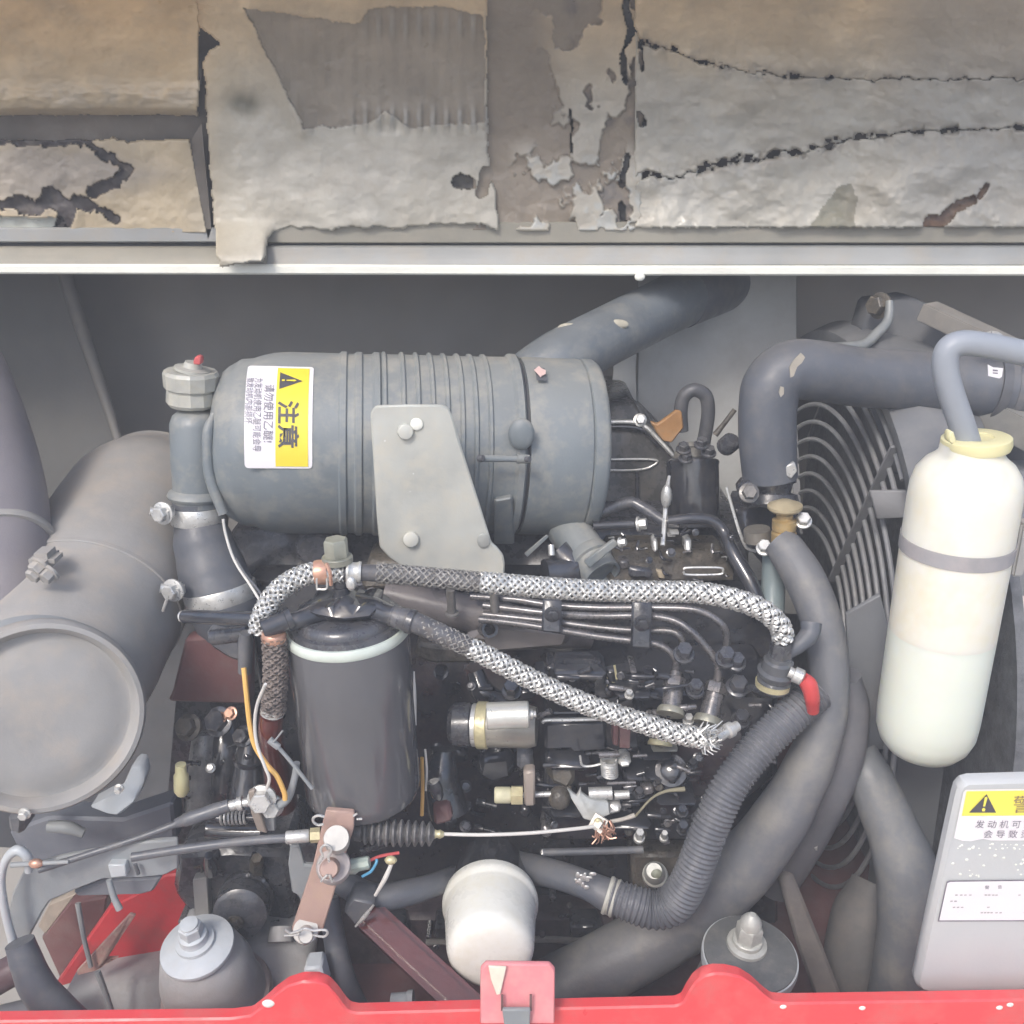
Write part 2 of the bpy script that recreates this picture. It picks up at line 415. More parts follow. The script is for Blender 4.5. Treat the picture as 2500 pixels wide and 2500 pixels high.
# --- left lower pad with torn holes
mB = (GY > 338 + 14 * (stain2 - .5) + 10 * (fine - .5)) & (GY < 572 + 6 * (fine - .5)) & (GX < 466 + (GY - 340) * .19)
k1, d1 = crack([(-200, 350), (60, 346), (215, 348), (265, 380), (310, 415)], 8, 10, 1.1, 3)
k2, d2 = crack([(312, 412), (285, 445), (228, 468)], 9, 10, 1.9, 9)
k3, d3 = crack([(-120, 512), (20, 498), (90, 505), (120, 478), (165, 512), (150, 560)], 15, 13, 1.5, 5)
k4, d4 = crack([(186, 490), (240, 510), (284, 536)], 10, 7, 2.2, 7)
hole = (k1 | k2 | k3 | k4)
metal = (GY > 530 + 12 * (stain2 - .5)) & (GX < 150 + 40 * (fine - .5))
offB = .004 + .012 * lump + .006 * (stain2 - .5) - .010 * metal
offB = np.where(hole, offB - .012, offB)
cB = mixc(base * .98, C(.27, .25, .24), .7 * sstep(390 + 60 * (stain - .5) - np.abs(GX - 80) * .3 - np.abs(GY - 425), 250, 340))
rag = np.exp(-(np.minimum.reduce([d1, d3, d4]) / 15) ** 2)
cB = mixc(cB, C(.44, .37, .28), .55 * rag * sstep(fine, .4, .6)); cB = mixc(cB, C(.50, .52, .48), (metal & ~hole).astype(float))
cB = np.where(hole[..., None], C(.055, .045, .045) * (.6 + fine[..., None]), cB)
liner('lining_pad', mB, offB, cB, 'torn grey-tan lining pad with ragged holes', .010)
# --- middle flap with pressed ribs
polyC = [(492, 150), (508, 118), (545, 104), (478, 40), (470, -170), (1196, -170), (1198, 560), (1225, 575), (1205, 560), (900, 600), (652, 604), (642, 640), (530, 652), (512, 470), (500, 320)]
polyC = [(494, 150), (508, 120), (538, 108), (476, 66), (462, -170), (1188, -170), (1192, 300), (1196, 420), (1212, 470), (1222, 570), (1180, 548), (1000, 556), (820, 560), (700, 556), (655, 580), (648, 640), (548, 653), (532, 652), (514, 470), (502, 320)]
mC = inpoly(WX, WY, polyC)
ribz = inpoly(WX, WY, [(596, 22), (880, 60), (905, 18), (1110, 18), (1180, 40), (1185, 300), (1000, 312), (940, 270), (900, 302), (742, 312)])
ribs = np.abs(np.mod(GX / 33.0, 1) - .5) * 2
endz = np.exp(-((GY - 292) / 26) ** 2) * sstep(GX, 800, 930) + .6 * np.exp(-((GY - 62) / 30) ** 2) * sstep(GX, 860, 920)
offC = .008 + .013 * lump + .004 * (stain2 - .5) + ribz * (-.006 + .0012 * ribs) + endz * .006 * sstep(ribs, .35, .75)
offC += .055 * sstep(GY, 530, 640) * sstep(GX, 680, 640)
offC += .010 * np.exp(-(sdist(GX, GY, [(600, 30), (740, 315)])[0] / 22) ** 2)
d5, _ = sdist(GX, GY, [(588, 250), (610, 256)]); offC -= .016 * np.exp(-(d5 / 34) ** 2)
cC = mixc(base * 1.0, C(.29, .25, .205) * (0.85 + .3 * stain[..., None]), .85 * np.clip(fbm(GX / 20, GY / 20, 2) * .2 + sstep(np.where(ribz, 1.0, 0), 0, 1), 0, 1) * ribz)
cC = mixc(cC, C(.43, .42, .385), .5 * sstep(GY, 330, 430) * sstep(GX, 760, 860) * sstep(stain, .35, .6) * ~ribz)
cC = mixc(cC, C(.36, .36, .34), .7 * endz * sstep(ribs, .4, .8))
cC = mixc(cC, C(.15, .145, .11), .75 * np.exp(-(d5 / 24) ** 2))
k6, _ = crack([(1120, 442), (1146, 446)], 11, 10, 2.2, 2); k7, _ = crack([(1188, 420), (1176, 470)], 8, 9, 2.1, 4)
hC = k6 | k7
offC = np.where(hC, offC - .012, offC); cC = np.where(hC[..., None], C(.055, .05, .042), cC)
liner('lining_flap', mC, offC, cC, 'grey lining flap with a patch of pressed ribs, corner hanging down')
# --- torn brown strip between
mD = (WX > 1150) & (WX < 1572 + 22 * (stain2 - .5)) & (GY < 566)
lay = sstep(fbm(WX / 60 + 7, WY / 85 + 1, 5), .49, .53) * sstep(GX, 1280, 1420)
lay = np.maximum(lay, sstep(fbm(WX / 55 + 27, WY / 70 + 31, 5), .56, .60) * sstep(GY, 330, 400) * sstep(GX, 1230, 1280))
hD1, _ = crack([(1538, -100), (1532, 20), (1545, 70), (1520, 130), (1524, 200)], 9, 5, .9, 21)
hD2, _ = crack([(1532, 380), (1522, 430), (1518, 480), (1522, 545)], 6, 5, 1.0, 25)
hD3, _ = crack([(1625, -20), (1580, 60), (1572, 110)], 4, 9, 2.4, 27)
hD4, _ = crack([(1392, 270), (1398, 370)], 3, 3, 1.0, 23)
hD = hD1 | hD2 | hD3 | hD4
offD = -.001 + .010 * lump + .008 * lay * sstep(GX, 1210, 1260) + .005 * (stain2 - .5); offD = np.where(hD, offD - .014, offD)
cD = mixc(C(.29, .245, .195) * (.78 + .5 * stain[..., None]), base * 1.05, lay * .8)
cD = mixc(cD, C(.15, .14, .135), .7 * sstep(stain2, .55, .72) * (1 - lay) * sstep(GX, 1330, 1420))
cD = mixc(cD, C(.47, .485, .47), lay * sstep(GY, 300, 440) * sstep(fbm(GX / 30, GY / 30, 3), .45, .6) * .8)
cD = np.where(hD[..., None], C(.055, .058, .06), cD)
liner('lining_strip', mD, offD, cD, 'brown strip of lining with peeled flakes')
# --- right lining, split along two ragged seams
c1 = [(1545, 60), (1570, 106), (1615, 112), (1690, 140), (1760, 160), (1850, 178), (1960, 188), (2060, 190), (2130, 194), (2320, 190), (3000, 198)]
c2 = [(1530, 450), (1580, 425), (1640, 436), (1700, 415), (1760, 398), (1850, 388), (1900, 372), (1960, 376), (2040, 345), (2120, 335), (2200, 322), (2500, 312), (3000, 300)]
dc1, s1 = sdist(GX, WY, c1); dc2, s2 = sdist(GX, WY, c2)
y1 = np.interp(GX, [p[0] for p in c1], [p[1] for p in c1]); y2 = np.interp(GX, [p[0] for p in c2], [p[1] for p in c2])
gap1 = -3 + 9 * np.clip((fbm(GX / 22 + 5, GY / 22 + 2, 5) - .55) * 6, 0, 1.2) * sstep(GX, 2400, 1800)
gap2 = -3 + 15 * np.clip((fbm(GX / 22 + 15, GY / 22 + 9, 5) - .47) * 5, 0, 1.1) * sstep(GX, 2200, 2080) + 6 * sstep(GX, 2100, 2300) * sstep(fbm(GX / 40 + 55, GY * 0 + 3, 3), .58, .66)
yy = WY + 11 * (fine - .5) + 8 * (fbm(GX / 5 + 7, GY / 5 + 2, 2) - .5)
right = GX > 1548 + 10 * (stain2 - .5)
vslit = crack([(1562, 100), (1568, 170)], 4, 3, 2.4, 41)[0] | crack([(1560, 280), (1570, 300)], 5, 6, 2.2, 43)[0]
baseR = mixc(base, C(.33, .325, .31), sstep(GX, 2080, 2300)[...] * .6)
dip1 = .006 * np.exp(-(dc1 / 9) ** 2) * (gap1 > 0); dip2 = .007 * np.exp(-(dc2 / 10) ** 2) * (gap2 > 0)
fray1 = np.exp(-(dc1 / 12) ** 2) * (gap1 > 1) * sstep(fine, .42, .6); fray2 = np.exp(-(dc2 / 15) ** 2) * (gap2 > 1) * sstep(fine, .42, .6)
baseR = mixc(baseR, C(.50, .45, .36), .6 * np.maximum(fray1, fray2)); baseR = mixc(baseR, C(.22, .19, .155), .5 * np.exp(-(np.minimum(dc1, dc2) / 26) ** 2) * sstep(stain2, .45, .6))
offE = .012 + .020 * lump + .005 * (stain2 - .5) - dip1
mE = right & (yy < y1 - gap1)
liner('lining_pad', mE, offE, baseR * 1.02, 'smooth tan lining pad above the upper ragged seam')
mF = right & (yy > y1 + gap1 * .6) & (yy < y2 - gap2 * .9)
offF = .011 + .020 * lump + .005 * (stain2 - .5) - .02 * vslit - dip1 - dip2
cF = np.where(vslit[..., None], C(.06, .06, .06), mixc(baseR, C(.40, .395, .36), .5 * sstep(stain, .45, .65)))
liner('lining_pad', mF, offF, cF, 'grey lining pad between the two ragged seams')
mG = right & (yy > y2 + gap2 * .7) & (GY < 558 + 8 * (fine - .5)) & (GX > 1526)
rust, _ = crack([(2275, 545), (2300, 545), (2325, 510), (2375, 488)], 13, 7, 2.0, 51); hole2 = crack([(2392, 480), (2408, 455)], 5, 4, 2.4, 55)[0]
ol = inpoly(WX, WY, [(1975, 560), (2010, 505), (2045, 460), (2080, 448), (2096, 480), (2085, 560)])
offG = .010 + .026 * lump + .006 * (stain2 - .5) - dip2 + .010 * np.exp(-(sdist(GX, GY, [(2180, 470), (2330, 400)])[0] / 55) ** 2) - .010 * (rust | hole2)
cG = mixc(baseR * 1.03, C(.45, .46, .45), .45 * sstep(GX, 2150, 1560) * sstep(stain, .3, .6))
cG = np.where(ol[..., None], C(.235, .225, .175) * (.85 + .3 * stain[..., None]), cG)
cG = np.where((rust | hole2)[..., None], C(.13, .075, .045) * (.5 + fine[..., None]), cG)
liner('lining_pad', mG, offG, cG, 'pale lining pad below the lower ragged seam, with an olive stain and a rust spot')
# --- skin behind the lining, lips, dark channel and the white flange
g = G(); vs = []; fs = []; ny = 24
for i in range(ny + 1):
    py = -200 + (640 + 200) * i / ny; Yv = float(hoodY(np.array(py))) + .004
    for px in (-520, 3020): vs.append(P(px, py, Yv))
for i in range(ny): fs.append((2 * i, 2 * i + 1, 2 * i + 3, 2 * i + 2))
n0 = len(vs); vs += [v + Vector((0, .02, 0)) for v in vs]; fs += [tuple(k + n0 for k in f[::-1]) for f in fs]
g.add(vs, fs); part('skin', g, m_back, hood)
def hstrip(name, y0, y1, Y, th, mat, x0=-520, x1=3020, bev=.0015, label=None, tilt=0):
    g = G(); g.plate([(x0, y0, Y), (x1, y0, Y), (x1, y1, Y - tilt), (x0, y1, Y - tilt)], th, bev=bev); return part(name, g, mat, hood, label)
hstrip('inner_lip', 542, 594, 1.166, .012, m_lip, 640, label='beige lower lip')
hstrip('inner_lip', 556, 592, 1.163, .012, m_lipg, -520, 640, label='pale grey lower lip')
hstrip('shadow_gap_strip', 592, 606, 1.176, .01, m_dark)  # dark strip coloured in for the shadow gap between lip and rim
hstrip('rim', 603, 648, 1.150, .03, m_lipg, 650, tilt=.012, label='scuffed grey rim')
hstrip('rim', 605, 648, 1.148, .03, m_lip, -520, 650, tilt=.012, label='scuffed tan rim')
g = G()
g.plate([(-520, 645, 1.132), (700, 646, 1.132), (1500, 649, 1.132), (3020, 650, 1.132), (3020, 674, 1.132), (1500, 673, 1.132), (700, 671, 1.132), (-520, 668, 1.132)], .016, bev=.002)
part('edge_flange', g, m_whitest, hood, 'white painted lower edge')
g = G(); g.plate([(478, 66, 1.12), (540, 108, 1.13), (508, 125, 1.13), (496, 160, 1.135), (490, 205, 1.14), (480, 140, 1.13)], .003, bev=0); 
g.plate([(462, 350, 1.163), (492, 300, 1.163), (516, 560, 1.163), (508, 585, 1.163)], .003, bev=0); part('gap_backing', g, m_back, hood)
g = G(); g.ball((1562, 676, 1.13), .006, 1, .6, .8, 8); part('foam_scrap', g, m_whitest, hood)

# ------------------------------------------------------------------ bay panels
g = G()
g.plate([(-700, 560, 1.50), (3100, 560, 1.50), (3000, 2450, 1.50), (-600, 2450, 1.50)], .02, bev=0)
bw = solo('rear_bulkhead', g, m_wall, 'dark grey sheet bulkhead closing the back of the engine bay', 'bulkhead')
g = G()   # cowl from the hood edge back to the bulkhead
a = P(-520, 668, 1.146); b = P(3020, 668, 1.146); zc = a.z + .004
g.add([(a.x, a.y, zc), (b.x, b.y, zc), (b.x, 1.505, zc - .01), (a.x, 1.505, zc - .01), (a.x, a.y, zc + .012), (b.x, b.y, zc + .012), (b.x, 1.505, zc + .002), (a.x, 1.505, zc + .002)],
      [(0, 1, 2, 3), (4, 7, 6, 5), (0, 4, 5, 1), (1, 5, 6, 2), (2, 6, 7, 3), (3, 7, 4, 0)])
solo('cowl_panel', g, m_dark, 'dark cowl panel running back under the white hood edge', 'panel')
# lighter partition to the left of the radiator
g = G(); g.plate([(1562, 640, 1.30), (1945, 640, 1.30), (1945, 1500, 1.30), (1545, 1500, 1.30)], .012, bev=.001)
solo('partition_panel', g, m_walllt, 'plain light grey partition panel behind the lifting eye', 'panel')
g = G(); g.plate([(1490, 850, 1.29), (1555, 850, 1.29), (1552, 900, 1.29), (1556, 1000, 1.29), (1500, 1010, 1.29), (1484, 1010, 1.29), (1498, 905, 1.29)], .004, bev=.0008)
solo('stiffener_strip', g, m_walllt, 'short pale stiffener strip just right of the air cleaner end', 'strip')
# left: a rolled panel edge on the bulkhead
g = G()
g.tube([(150, 640, 1.38), (190, 770, 1.37), (240, 920, 1.355), (285, 1060, 1.34), (300, 1130, 1.33)], [16, 17, 14, 11, 8], seg=10)
solo('panel_seam', g, M('dusty_seam', (.26, .25, .235), .55, var=.2, scale=8, dust=TAN, damt=.5, bump=.15), 'dusty rolled seam curving down the bulkhead above the muffler', 'seam')
g = G(); g.plate([(-400, 640, 1.36), (150, 640, 1.39), (300, 1130, 1.34), (330, 1400, 1.34), (-400, 1400, 1.3)], .01, bev=0)
solo('side_panel', g, M('grey_side_paint', (.155, .155, .15), .6, var=.2, scale=5, dust=(.2, .19, .17), damt=.4, bump=.1), 'mid grey inner side panel left of the dusty seam', 'panel')
# side walls and belly
wl = G(); wl.add([(-.86, .50, .95), (-.86, 1.52, .95), (-.86, 1.52, 1.62), (-.86, .50, 1.30), (-.88, .50, .95), (-.88, 1.52, .95), (-.88, 1.52, 1.62), (-.88, .50, 1.30)],
      [(0, 1, 2, 3), (7, 6, 5, 4), (0, 4, 5, 1), (1, 5, 6, 2), (2, 6, 7, 3), (3, 7, 4, 0)])
solo('bay_wall', wl, m_wall, 'dark side wall closing the bay beyond the muffler', 'wall')
wr = G(); wr.add([(.90, .50, .80), (.90, 1.52, .80), (.90, 1.52, 1.62), (.90, .50, 1.30), (.92, .50, .80), (.92, 1.52, .80), (.92, 1.52, 1.62), (.92, .50, 1.30)],
      [(0, 1, 2, 3), (7, 6, 5, 4), (0, 4, 5, 1), (1, 5, 6, 2), (2, 6, 7, 3), (3, 7, 4, 0)])
solo('bay_wall', wr, m_wall, 'dark side wall closing the bay beyond the radiator', 'wall')
g = G(); z0 = .72
g.add([(-.33, .60, z0), (.80, .60, z0), (.80, 1.5, z0), (-.33, 1.5, z0), (-.33, .60, z0 - .02), (.80, .60, z0 - .02), (.80, 1.5, z0 - .02), (-.33, 1.5, z0 - .02)],
      [(0, 1, 2, 3), (7, 6, 5, 4), (0, 4, 5, 1), (1, 5, 6, 2), (2, 6, 7, 3), (3, 7, 4, 0)])
solo('belly_plate', g, m_maroon, 'dull maroon belly plate under the engine', 'plate')
# red front sill
RS = .615
top = [(-260, 2500), (0, 2494), (400, 2489), (560, 2487), (610, 2481), (640, 2458), (668, 2432), (699, 2409), (736, 2397), (774, 2397), (800, 2408), (822, 2432), (838, 2455), (852, 2470), (872, 2474),
       (1172, 2466), (1355, 2463), (1650, 2456), (1668, 2449), (1680, 2425), (1696, 2400), (1718, 2383), (1745, 2377), (1775, 2378), (1810, 2386), (1840, 2405), (1866, 2430), (1888, 2447), (1925, 2450), (2500, 2441), (2780, 2437)]
g = G(); g.plate([(x, y, RS) for x, y in top] + [(2780, 2950, RS), (-260, 2950, RS)], .012, bev=.0015)
sill = thing('front_sill', 'red painted front sill plate with two rounded humps along the bottom edge', 'sill', P(1250, 2600, RS))
part('plate', g, m_red, sill)
g = G(); g.plate([(1172, 2500, RS - .014), (1173, 2368, RS - .008), (1186, 2354, RS - .008), (1342, 2356, RS - .008), (1355, 2370, RS - .008), (1354, 2500, RS - .014)], .005, bev=.001)
tab = part('catch_tab', g, m_redtab, sill, 'faded pink-red catch tab with two slots')
for x in (1226, 1296):
    g = G(); g.plate([(x - 3, 2430, RS - .0158), (x + 3, 2430, RS - .0158), (x + 3, 2468, RS - .017), (x - 3, 2468, RS - .017)], .0012, bev=0); part('slot', g, m_maroon, tab)
g = G(); g.plate([(1192, 2360, RS - .012), (1236, 2362, RS - .012), (1222, 2428, RS - .014), (1212, 2430, RS - .014), (1198, 2392, RS - .012)], .002, bev=0.0005); part('worn_patch', g, M('bare_primer', (.75, .70, .58), .6, var=.15, scale=40, bump=.1), tab)
g = G(); g.plate([(1226, 2466, RS - .02), (1295, 2466, RS - .02), (1292, 2540, RS - .02), (1236, 2540, RS - .02)], .004, bev=.001); part('catch_plate', g, m_grey, sill)
for x, y in ((655, 2450), (1912, 2458), (2105, 2461), (2440, 2460), (2466, 2453)):
    g = G(); g.ball((x, y, RS), .0022 if x > 700 else .004, 1.3, .5, 1, 8); part('paint_chip', g, m_whitest, sill)

# ------------------------------------------------------------------ lettering
def text_geo(body, size=1.0, bold=.0):
    cu = bpy.data.curves.new('lettering', 'FONT'); cu.body = body; cu.size = size; cu.resolution_u = 3; cu.offset = bold
    ob = bpy.data.objects.new('lettering', cu); COL.objects.link(ob)
    bpy.context.view_layer.update()
    dg = bpy.context.evaluated_depsgraph_get(); me = bpy.data.meshes.new_from_object(ob.evaluated_get(dg))
    vs = [(v.co.x, v.co.y) for v in me.vertices]; fs = [tuple(p.vertices) for p in me.polygons]
    bpy.data.objects.remove(ob); bpy.data.curves.remove(cu); bpy.data.meshes.remove(me)
    x0 = min(v[0] for v in vs); x1 = max(v[0] for v in vs); y0 = min(v[1] for v in vs); y1 = max(v[1] for v in vs)
    return [((x - x0) / (x1 - x0), (y - y0) / (y1 - y0)) for x, y in vs], fs

# ------------------------------------------------------------------ air cleaner
A0 = (520, 1080, .985); A1 = (1490, 1092, 1.045)
acA, acB = P(*A0), P(*A1)
def act(px): return (px - 520) / 970.0
ac = thing('air_cleaner', 'large grey ribbed air cleaner canister lying across the top of the engine', 'air cleaner', (acA + acB) / 2 - Vector((0, 0, .1)))
R = 224
prof = [(act(528), 0), (act(528), 120), (act(536), 150), (act(548), 172), (act(562), 185), (act(580), 196), (act(590), 203), (act(618), 206), (act(640), 214), (act(665), 220), (act(700), 223)]
for x in (829, 864, 905):
    prof += [(act(x - 12), R - 1), (act(x - 7), R + 4), (act(x + 5), R + 4), (act(x + 9), R - 2)]
prof += [(act(918), R - 1)]
g = G(); g.lathe(A0, A1, prof, 96); part('end_cup', g, m_cleaner, ac)
prof = [(act(912), R - 14), (act(914), R + 1)]
for x in (922, 964, 997, 1030, 1063, 1096, 1127, 1160):
    prof += [(act(x - 8), R), (act(x - 4), R + 6), (act(x + 2), R + 6), (act(x + 6), R)]
prof += [(act(1185), R + 1), (act(1215), R + 1), (act(1222), R + 9), (act(1236), R + 9), (act(1241), R + 2), (act(1242), R - 20)]
g = G(); g.lathe(A0, A1, prof, 96); part('ribbed_body', g, m_cleaner, ac)
g = G(); g.lathe(A0, A1, [(act(1238), R - 10), (act(1254), R - 10)], 96); part('joint_gap', g, m_dark, ac)
prof = [(act(1250), R - 22), (act(1250), R + 1), (act(1262), R + 2), (act(1385), R + 2), (act(1396), R), (act(1399), R - 5), (act(1403), R + 1), (act(1428), R + 1), (act(1438), R - 6), (act(1443), R - 22), (act(1445), R - 60), (act(1445), 0)]
g = G(); g.lathe(A0, A1, prof, 96); drum = part('drum', g, m_cleaner, ac)
# warning label wrapped on the end cup
axn = (acB - acA); axu = axn.normalized(); rc = S(A0[1], A0[2])
e_f = (-YA - axu * (-YA).dot(axu)).normalized(); e_u = axu.cross(e_f); e_u = e_u if e_u.z > 0 else -e_u
def cyl(px, phi, off):
    return acA + axn * act(px) + (e_f * math.cos(phi) + e_u * math.sin(phi)) * (223.5 * rc + off)
def phi_of(py, px=690):
    lo, hi = -.9, 1.2
    for _ in range(40):
        m_ = (lo + hi) / 2
        if proj(cyl(px, m_, 0))[1] > py: lo = m_
        else: hi = m_
    return lo
def wrap(x0, x1, y0, y1, off, nx=2, ny=18, rnd=0):
    """patch on the canister: x along the axis, y down; photo pixels"""
    p0, p1 = phi_of(y0), phi_of(y1); vs = []; fs = []
    for j in range(ny + 1):
        v = j / ny; ph = p0 + (p1 - p0) * v
        for i in range(nx + 1):
            u = i / nx
            vs.append(cyl(x0 + (x1 - x0) * u, ph, off))
    for j in range(ny):
        for i in range(nx): k = j * (nx + 1) + i; fs.append((k, k + 1, k + nx + 2, k + nx + 1))
    return vs, fs
def wraprnd(x0, x1, y0, y1, off, r=8, ny=30):
    p0, p1 = phi_of(y0), phi_of(y1); vs = []; fs = []; H = y1 - y0
    for j in range(ny + 1):
        v = j / ny
        v = (1 - math.cos(v * math.pi)) / 2
        dy = min(v, 1 - v) * H
        ins = r - math.sqrt(max(0, r * r - (r - dy) ** 2)) if dy < r else 0
        ph = p0 + (p1 - p0) * v
        vs += [cyl(x0 + ins, ph, off), cyl(x1 - ins, ph, off)]
    for j in range(ny): fs.append((2 * j, 2 * j + 1, 2 * j + 3, 2 * j + 2))
    return vs, fs
def flatpart(name, vs, fs, mat, par, label=None):
    g = G(); g.add(vs, fs); return part(name, g, mat, par, label, smooth=True)
lab = flatpart('warning_label', *wraprnd(617, 762, 896, 1143, .0008), m_lwhite, ac, 'white and yellow caution label')
flatpart('yellow_panel', *wrap(683, 753, 901, 1138, .0013), m_lyel, lab)
def wraptext(body, xa, xb, ya, yb, mat, name='lettering', off=.0018):
    v2, fs = text_geo(body, 1, .022 if len(body) < 3 else 0); p0, p1 = phi_of(ya), phi_of(yb)
    flatpart(name, [cyl(xa + (xb - xa) * y, p0 + (p1 - p0) * x, off) for x, y in v2], fs, mat, lab)
wraptext('注意', 687, 734, 980, 1093, m_lblk)
wraptext('请勿使用乙醚!', 657, 679, 942, 1080, m_lgrey)
wraptext('为发动机使用乙醚可能会导', 635, 653, 927, 1102, m_lgrey)
wraptext('致发动机内部损坏', 618, 634, 927, 1036, m_lgrey)
def cy2(px, py, off): return cyl(px, phi_of(py), off)
tv = []; tf = []
for k in range(13):
    y_ = 912 + 40 * k / 12; xe = 739 - 50 * abs(k - 6) / 6; tv += [cy2(689, y_, .0017), cy2(max(xe, 689.2), y_, .0017)]
    if k: tf.append((2 * k - 2, 2 * k - 1, 2 * k + 1, 2 * k))
flatpart('warning_triangle', tv, tf, m_lblk, lab)
flatpart('exclamation_mark', [cy2(704, 930.8, .0024), cy2(704, 933.2, .0024), cy2(722, 934.2, .0024), cy2(726, 932, .0024), cy2(722, 929.8, .0024),
                              cy2(694, 930, .0024), cy2(694, 934, .0024), cy2(700, 934, .0024), cy2(700, 930, .0024)], [(0, 1, 2, 3, 4), (5, 6, 7, 8)], m_lyel, lab)
g = G(); vs, fs = wrap(1268, 1292, 890, 925, .006, 1, 3); g.add(vs, fs); part('sticker_backing', g, m_dark, drum)
p = [cy2(x, y, .0085) for x, y in ((1264, 905), (1278, 893), (1282, 900), (1292, 905), (1290, 914), (1280, 918), (1277, 922))]
flatpart('arrow_sticker', p, [tuple(range(7))], m_pink, drum)
# clamp latch, lug and boss on the joint
g = G(); g.lathe((1172, 1119, .905), (1292, 1121, .915), [(0, 0), (0, 9), (.45, 8), (.75, 8), (.75, 11), (1, 11), (1, 0)], 14); part('latch', g, m_cleaner, ac)
g = G(); g.tube([(1168, 1119, .900), (1180, 1119, .897)], 8, 10); g.tube([(1284, 1121, .905), (1293, 1121, .902)], 7, 10); part('latch_pin', g, m_dark, ac)
g = G(); g.ball((1273, 1060, .93), .013, 1, .5, 1.25, 16); part('boss', g, m_cleaner, ac)
g = G(); g.plate([(1206, 1222, .925), (1250, 1214, .925), (1256, 1330, .96), (1206, 1330, .96)], .03, bev=.002); part('lug', g, m_cleaner, ac)
# dust valve under the drum
g = G(); g.lathe((1385, 1290, .985), (1472, 1408, .925), [(0, 0), (0, 52), (.55, 50), (.58, 54), (.70, 54), (.72, 48), (1, 46), (1, 40), (.9, 38), (.9, 0)], 36); dv = part('dust_valve', g, m_cleaner, ac)
g = G(); g.plate([(1425, 1372, .905), (1498, 1318, .905), (1512, 1328, .905), (1440, 1388, .905)], .006, bev=.001); part('clamp_tab', g, m_cleaner, dv)
g = G(); g.hexbolt((1512, 1325, .905), Vector((1, -.4, .3)), .004, .007); part('clamp_screw', g, m_silver, dv)
g = G(); g.plate([(1280, 1352, .95), (1334, 1306, .95), (1340, 1311, .95), (1288, 1360, .95)], .003, bev=.0005); part('clamp_tab', g, m_cleaner, dv)
# inlet pipe
g = G(); g.tube([(1300, 930, 1.07), (1370, 880, 1.08), (1470, 826, 1.12), (1580, 770, 1.18), (1672, 724, 1.24)], [78, 76, 72, 70, 70], 40, 10); inl = part('inlet_pipe', g, M('slate_pipe_paint', (.135, .155, .175), .42, var=.15, scale=14, dust=(.30, .29, .26), damt=.4, top=.12, bump=.1), ac)
g = G(); g.tube([(1660, 730, 1.235), (1700, 712, 1.26), (1735, 698, 1.29), (1770, 686, 1.33)], [73, 74, 74, 72], 32); part('inlet_sleeve', g, m_rubber, inl)
for (x, y) in ((1388, 801), (1508, 792)):
    g = G(); c = P(x, y, 1.06); g.ball((x, y, 1.085 if x < 1400 else 1.10), .008, 1.6, .5, .7, 10); part('mud_fleck', g, M('dry_mud', (.45, .42, .34), .8, var=.2, scale=60, bump=.3), inl)
# outlet elbow and restriction gauge on the left
g = G(); g.lathe((478, 1000, .965), (484, 1232, .955), [(-.01, 0), (-.01, 26), (.02, 42), (.07, 56), (.15, 63), (.55, 63), (.83, 60), (.86, 70), (.90, 74), (.93, 70), (.94, 62), (1, 62), (1, 0)], 40); el = part('outlet_elbow', g, m_cleaner, ac)
g = G(); g.tube([(480, 1080, .97), (540, 1085, .985), (600, 1085, .99)], [62, 110, 150], 36); part('elbow_throat', g, m_cleaner, el)
g = G(); g.tube([(522, 1010, .935), (508, 1060, .925), (512, 1160, .92), (545, 1255, .915)], [8, 14, 14, 12], 10); part('rib', g, m_cleaner, el)
ga = thing('restriction_gauge', 'clear yellowed restriction gauge with a red tip standing on the grey outlet elbow', 'gauge', (468, 1000, .965))
m_gauge = M('hazy_plastic', (.44, .44, .40), .35, var=.15, scale=40, dust=(.5, .46, .34), damt=.4, bump=.15)
g = G(); g.lathe((468, 990, .965), (466, 905, .965), [(0, 0), (0, 54), (.1, 60), (.42, 58), (.45, 55), (.50, 55), (.52, 64), (.9, 66), (1, 62), (1, 0)], 12, ph=.5); part('gauge_body', g, m_gauge, ga, angle=25)
g = G(); g.lathe((472, 1006, .965), (471, 985, .965), [(0, 0), (0, 24), (1, 24), (1, 0)], 14); part('gauge_neck', g, m_creamd, ga)
g = G(); g.lathe((470, 905, .965), (472, 884, .965), [(0, 0), (0, 44), (.3, 44), (.4, 24), (1, 20), (1, 0)], 16); part('gauge_top', g, m_gauge, ga)
g = G(); g.plate([(470, 890, .95), (474, 872, .95), (486, 868, .95), (492, 876, .95), (490, 892, .95)], .01, bev=.0015); part('red_tip', g, M('red_plastic', (.6, .12, .12), .3, bump=.02), ga)
# mounting bracket plate
bp = [(904, 1014), (907, 1002), (918, 991), (1000, 989), (1080, 989), (1095, 998), (1104, 1018), (1125, 1090), (1165, 1215), (1200, 1326), (1214, 1338), (1228, 1356), (1232, 1376), (1231, 1420), (1060, 1406), (976, 1380), (950, 1362), (926, 1336), (919, 1255), (912, 1140)]
br = thing('mounting_bracket', 'pale zinc mounting bracket plate with two studs in front of the air cleaner', 'bracket', (1060, 1410, .872))
g = G(); g.plate([(x, y, .868) for x, y in bp], .005, bev=.0014); part('plate', g, m_zincplate, br)
for x, y in ((990, 1053), (1003, 1316)):
    g = G(); g.lathe((x, y, .868), (x, y + 2, .8625), [(0, 0), (0, 20), (.6, 20), (.9, 18), (1, 14), (1, 0)], 24); part('stud', g, m_zincplate, br)
g = G(); g.ball((1017, 1036, .8665), .006, 1, .25, 1, 10); part('paint_fleck', g, m_whitest, br)
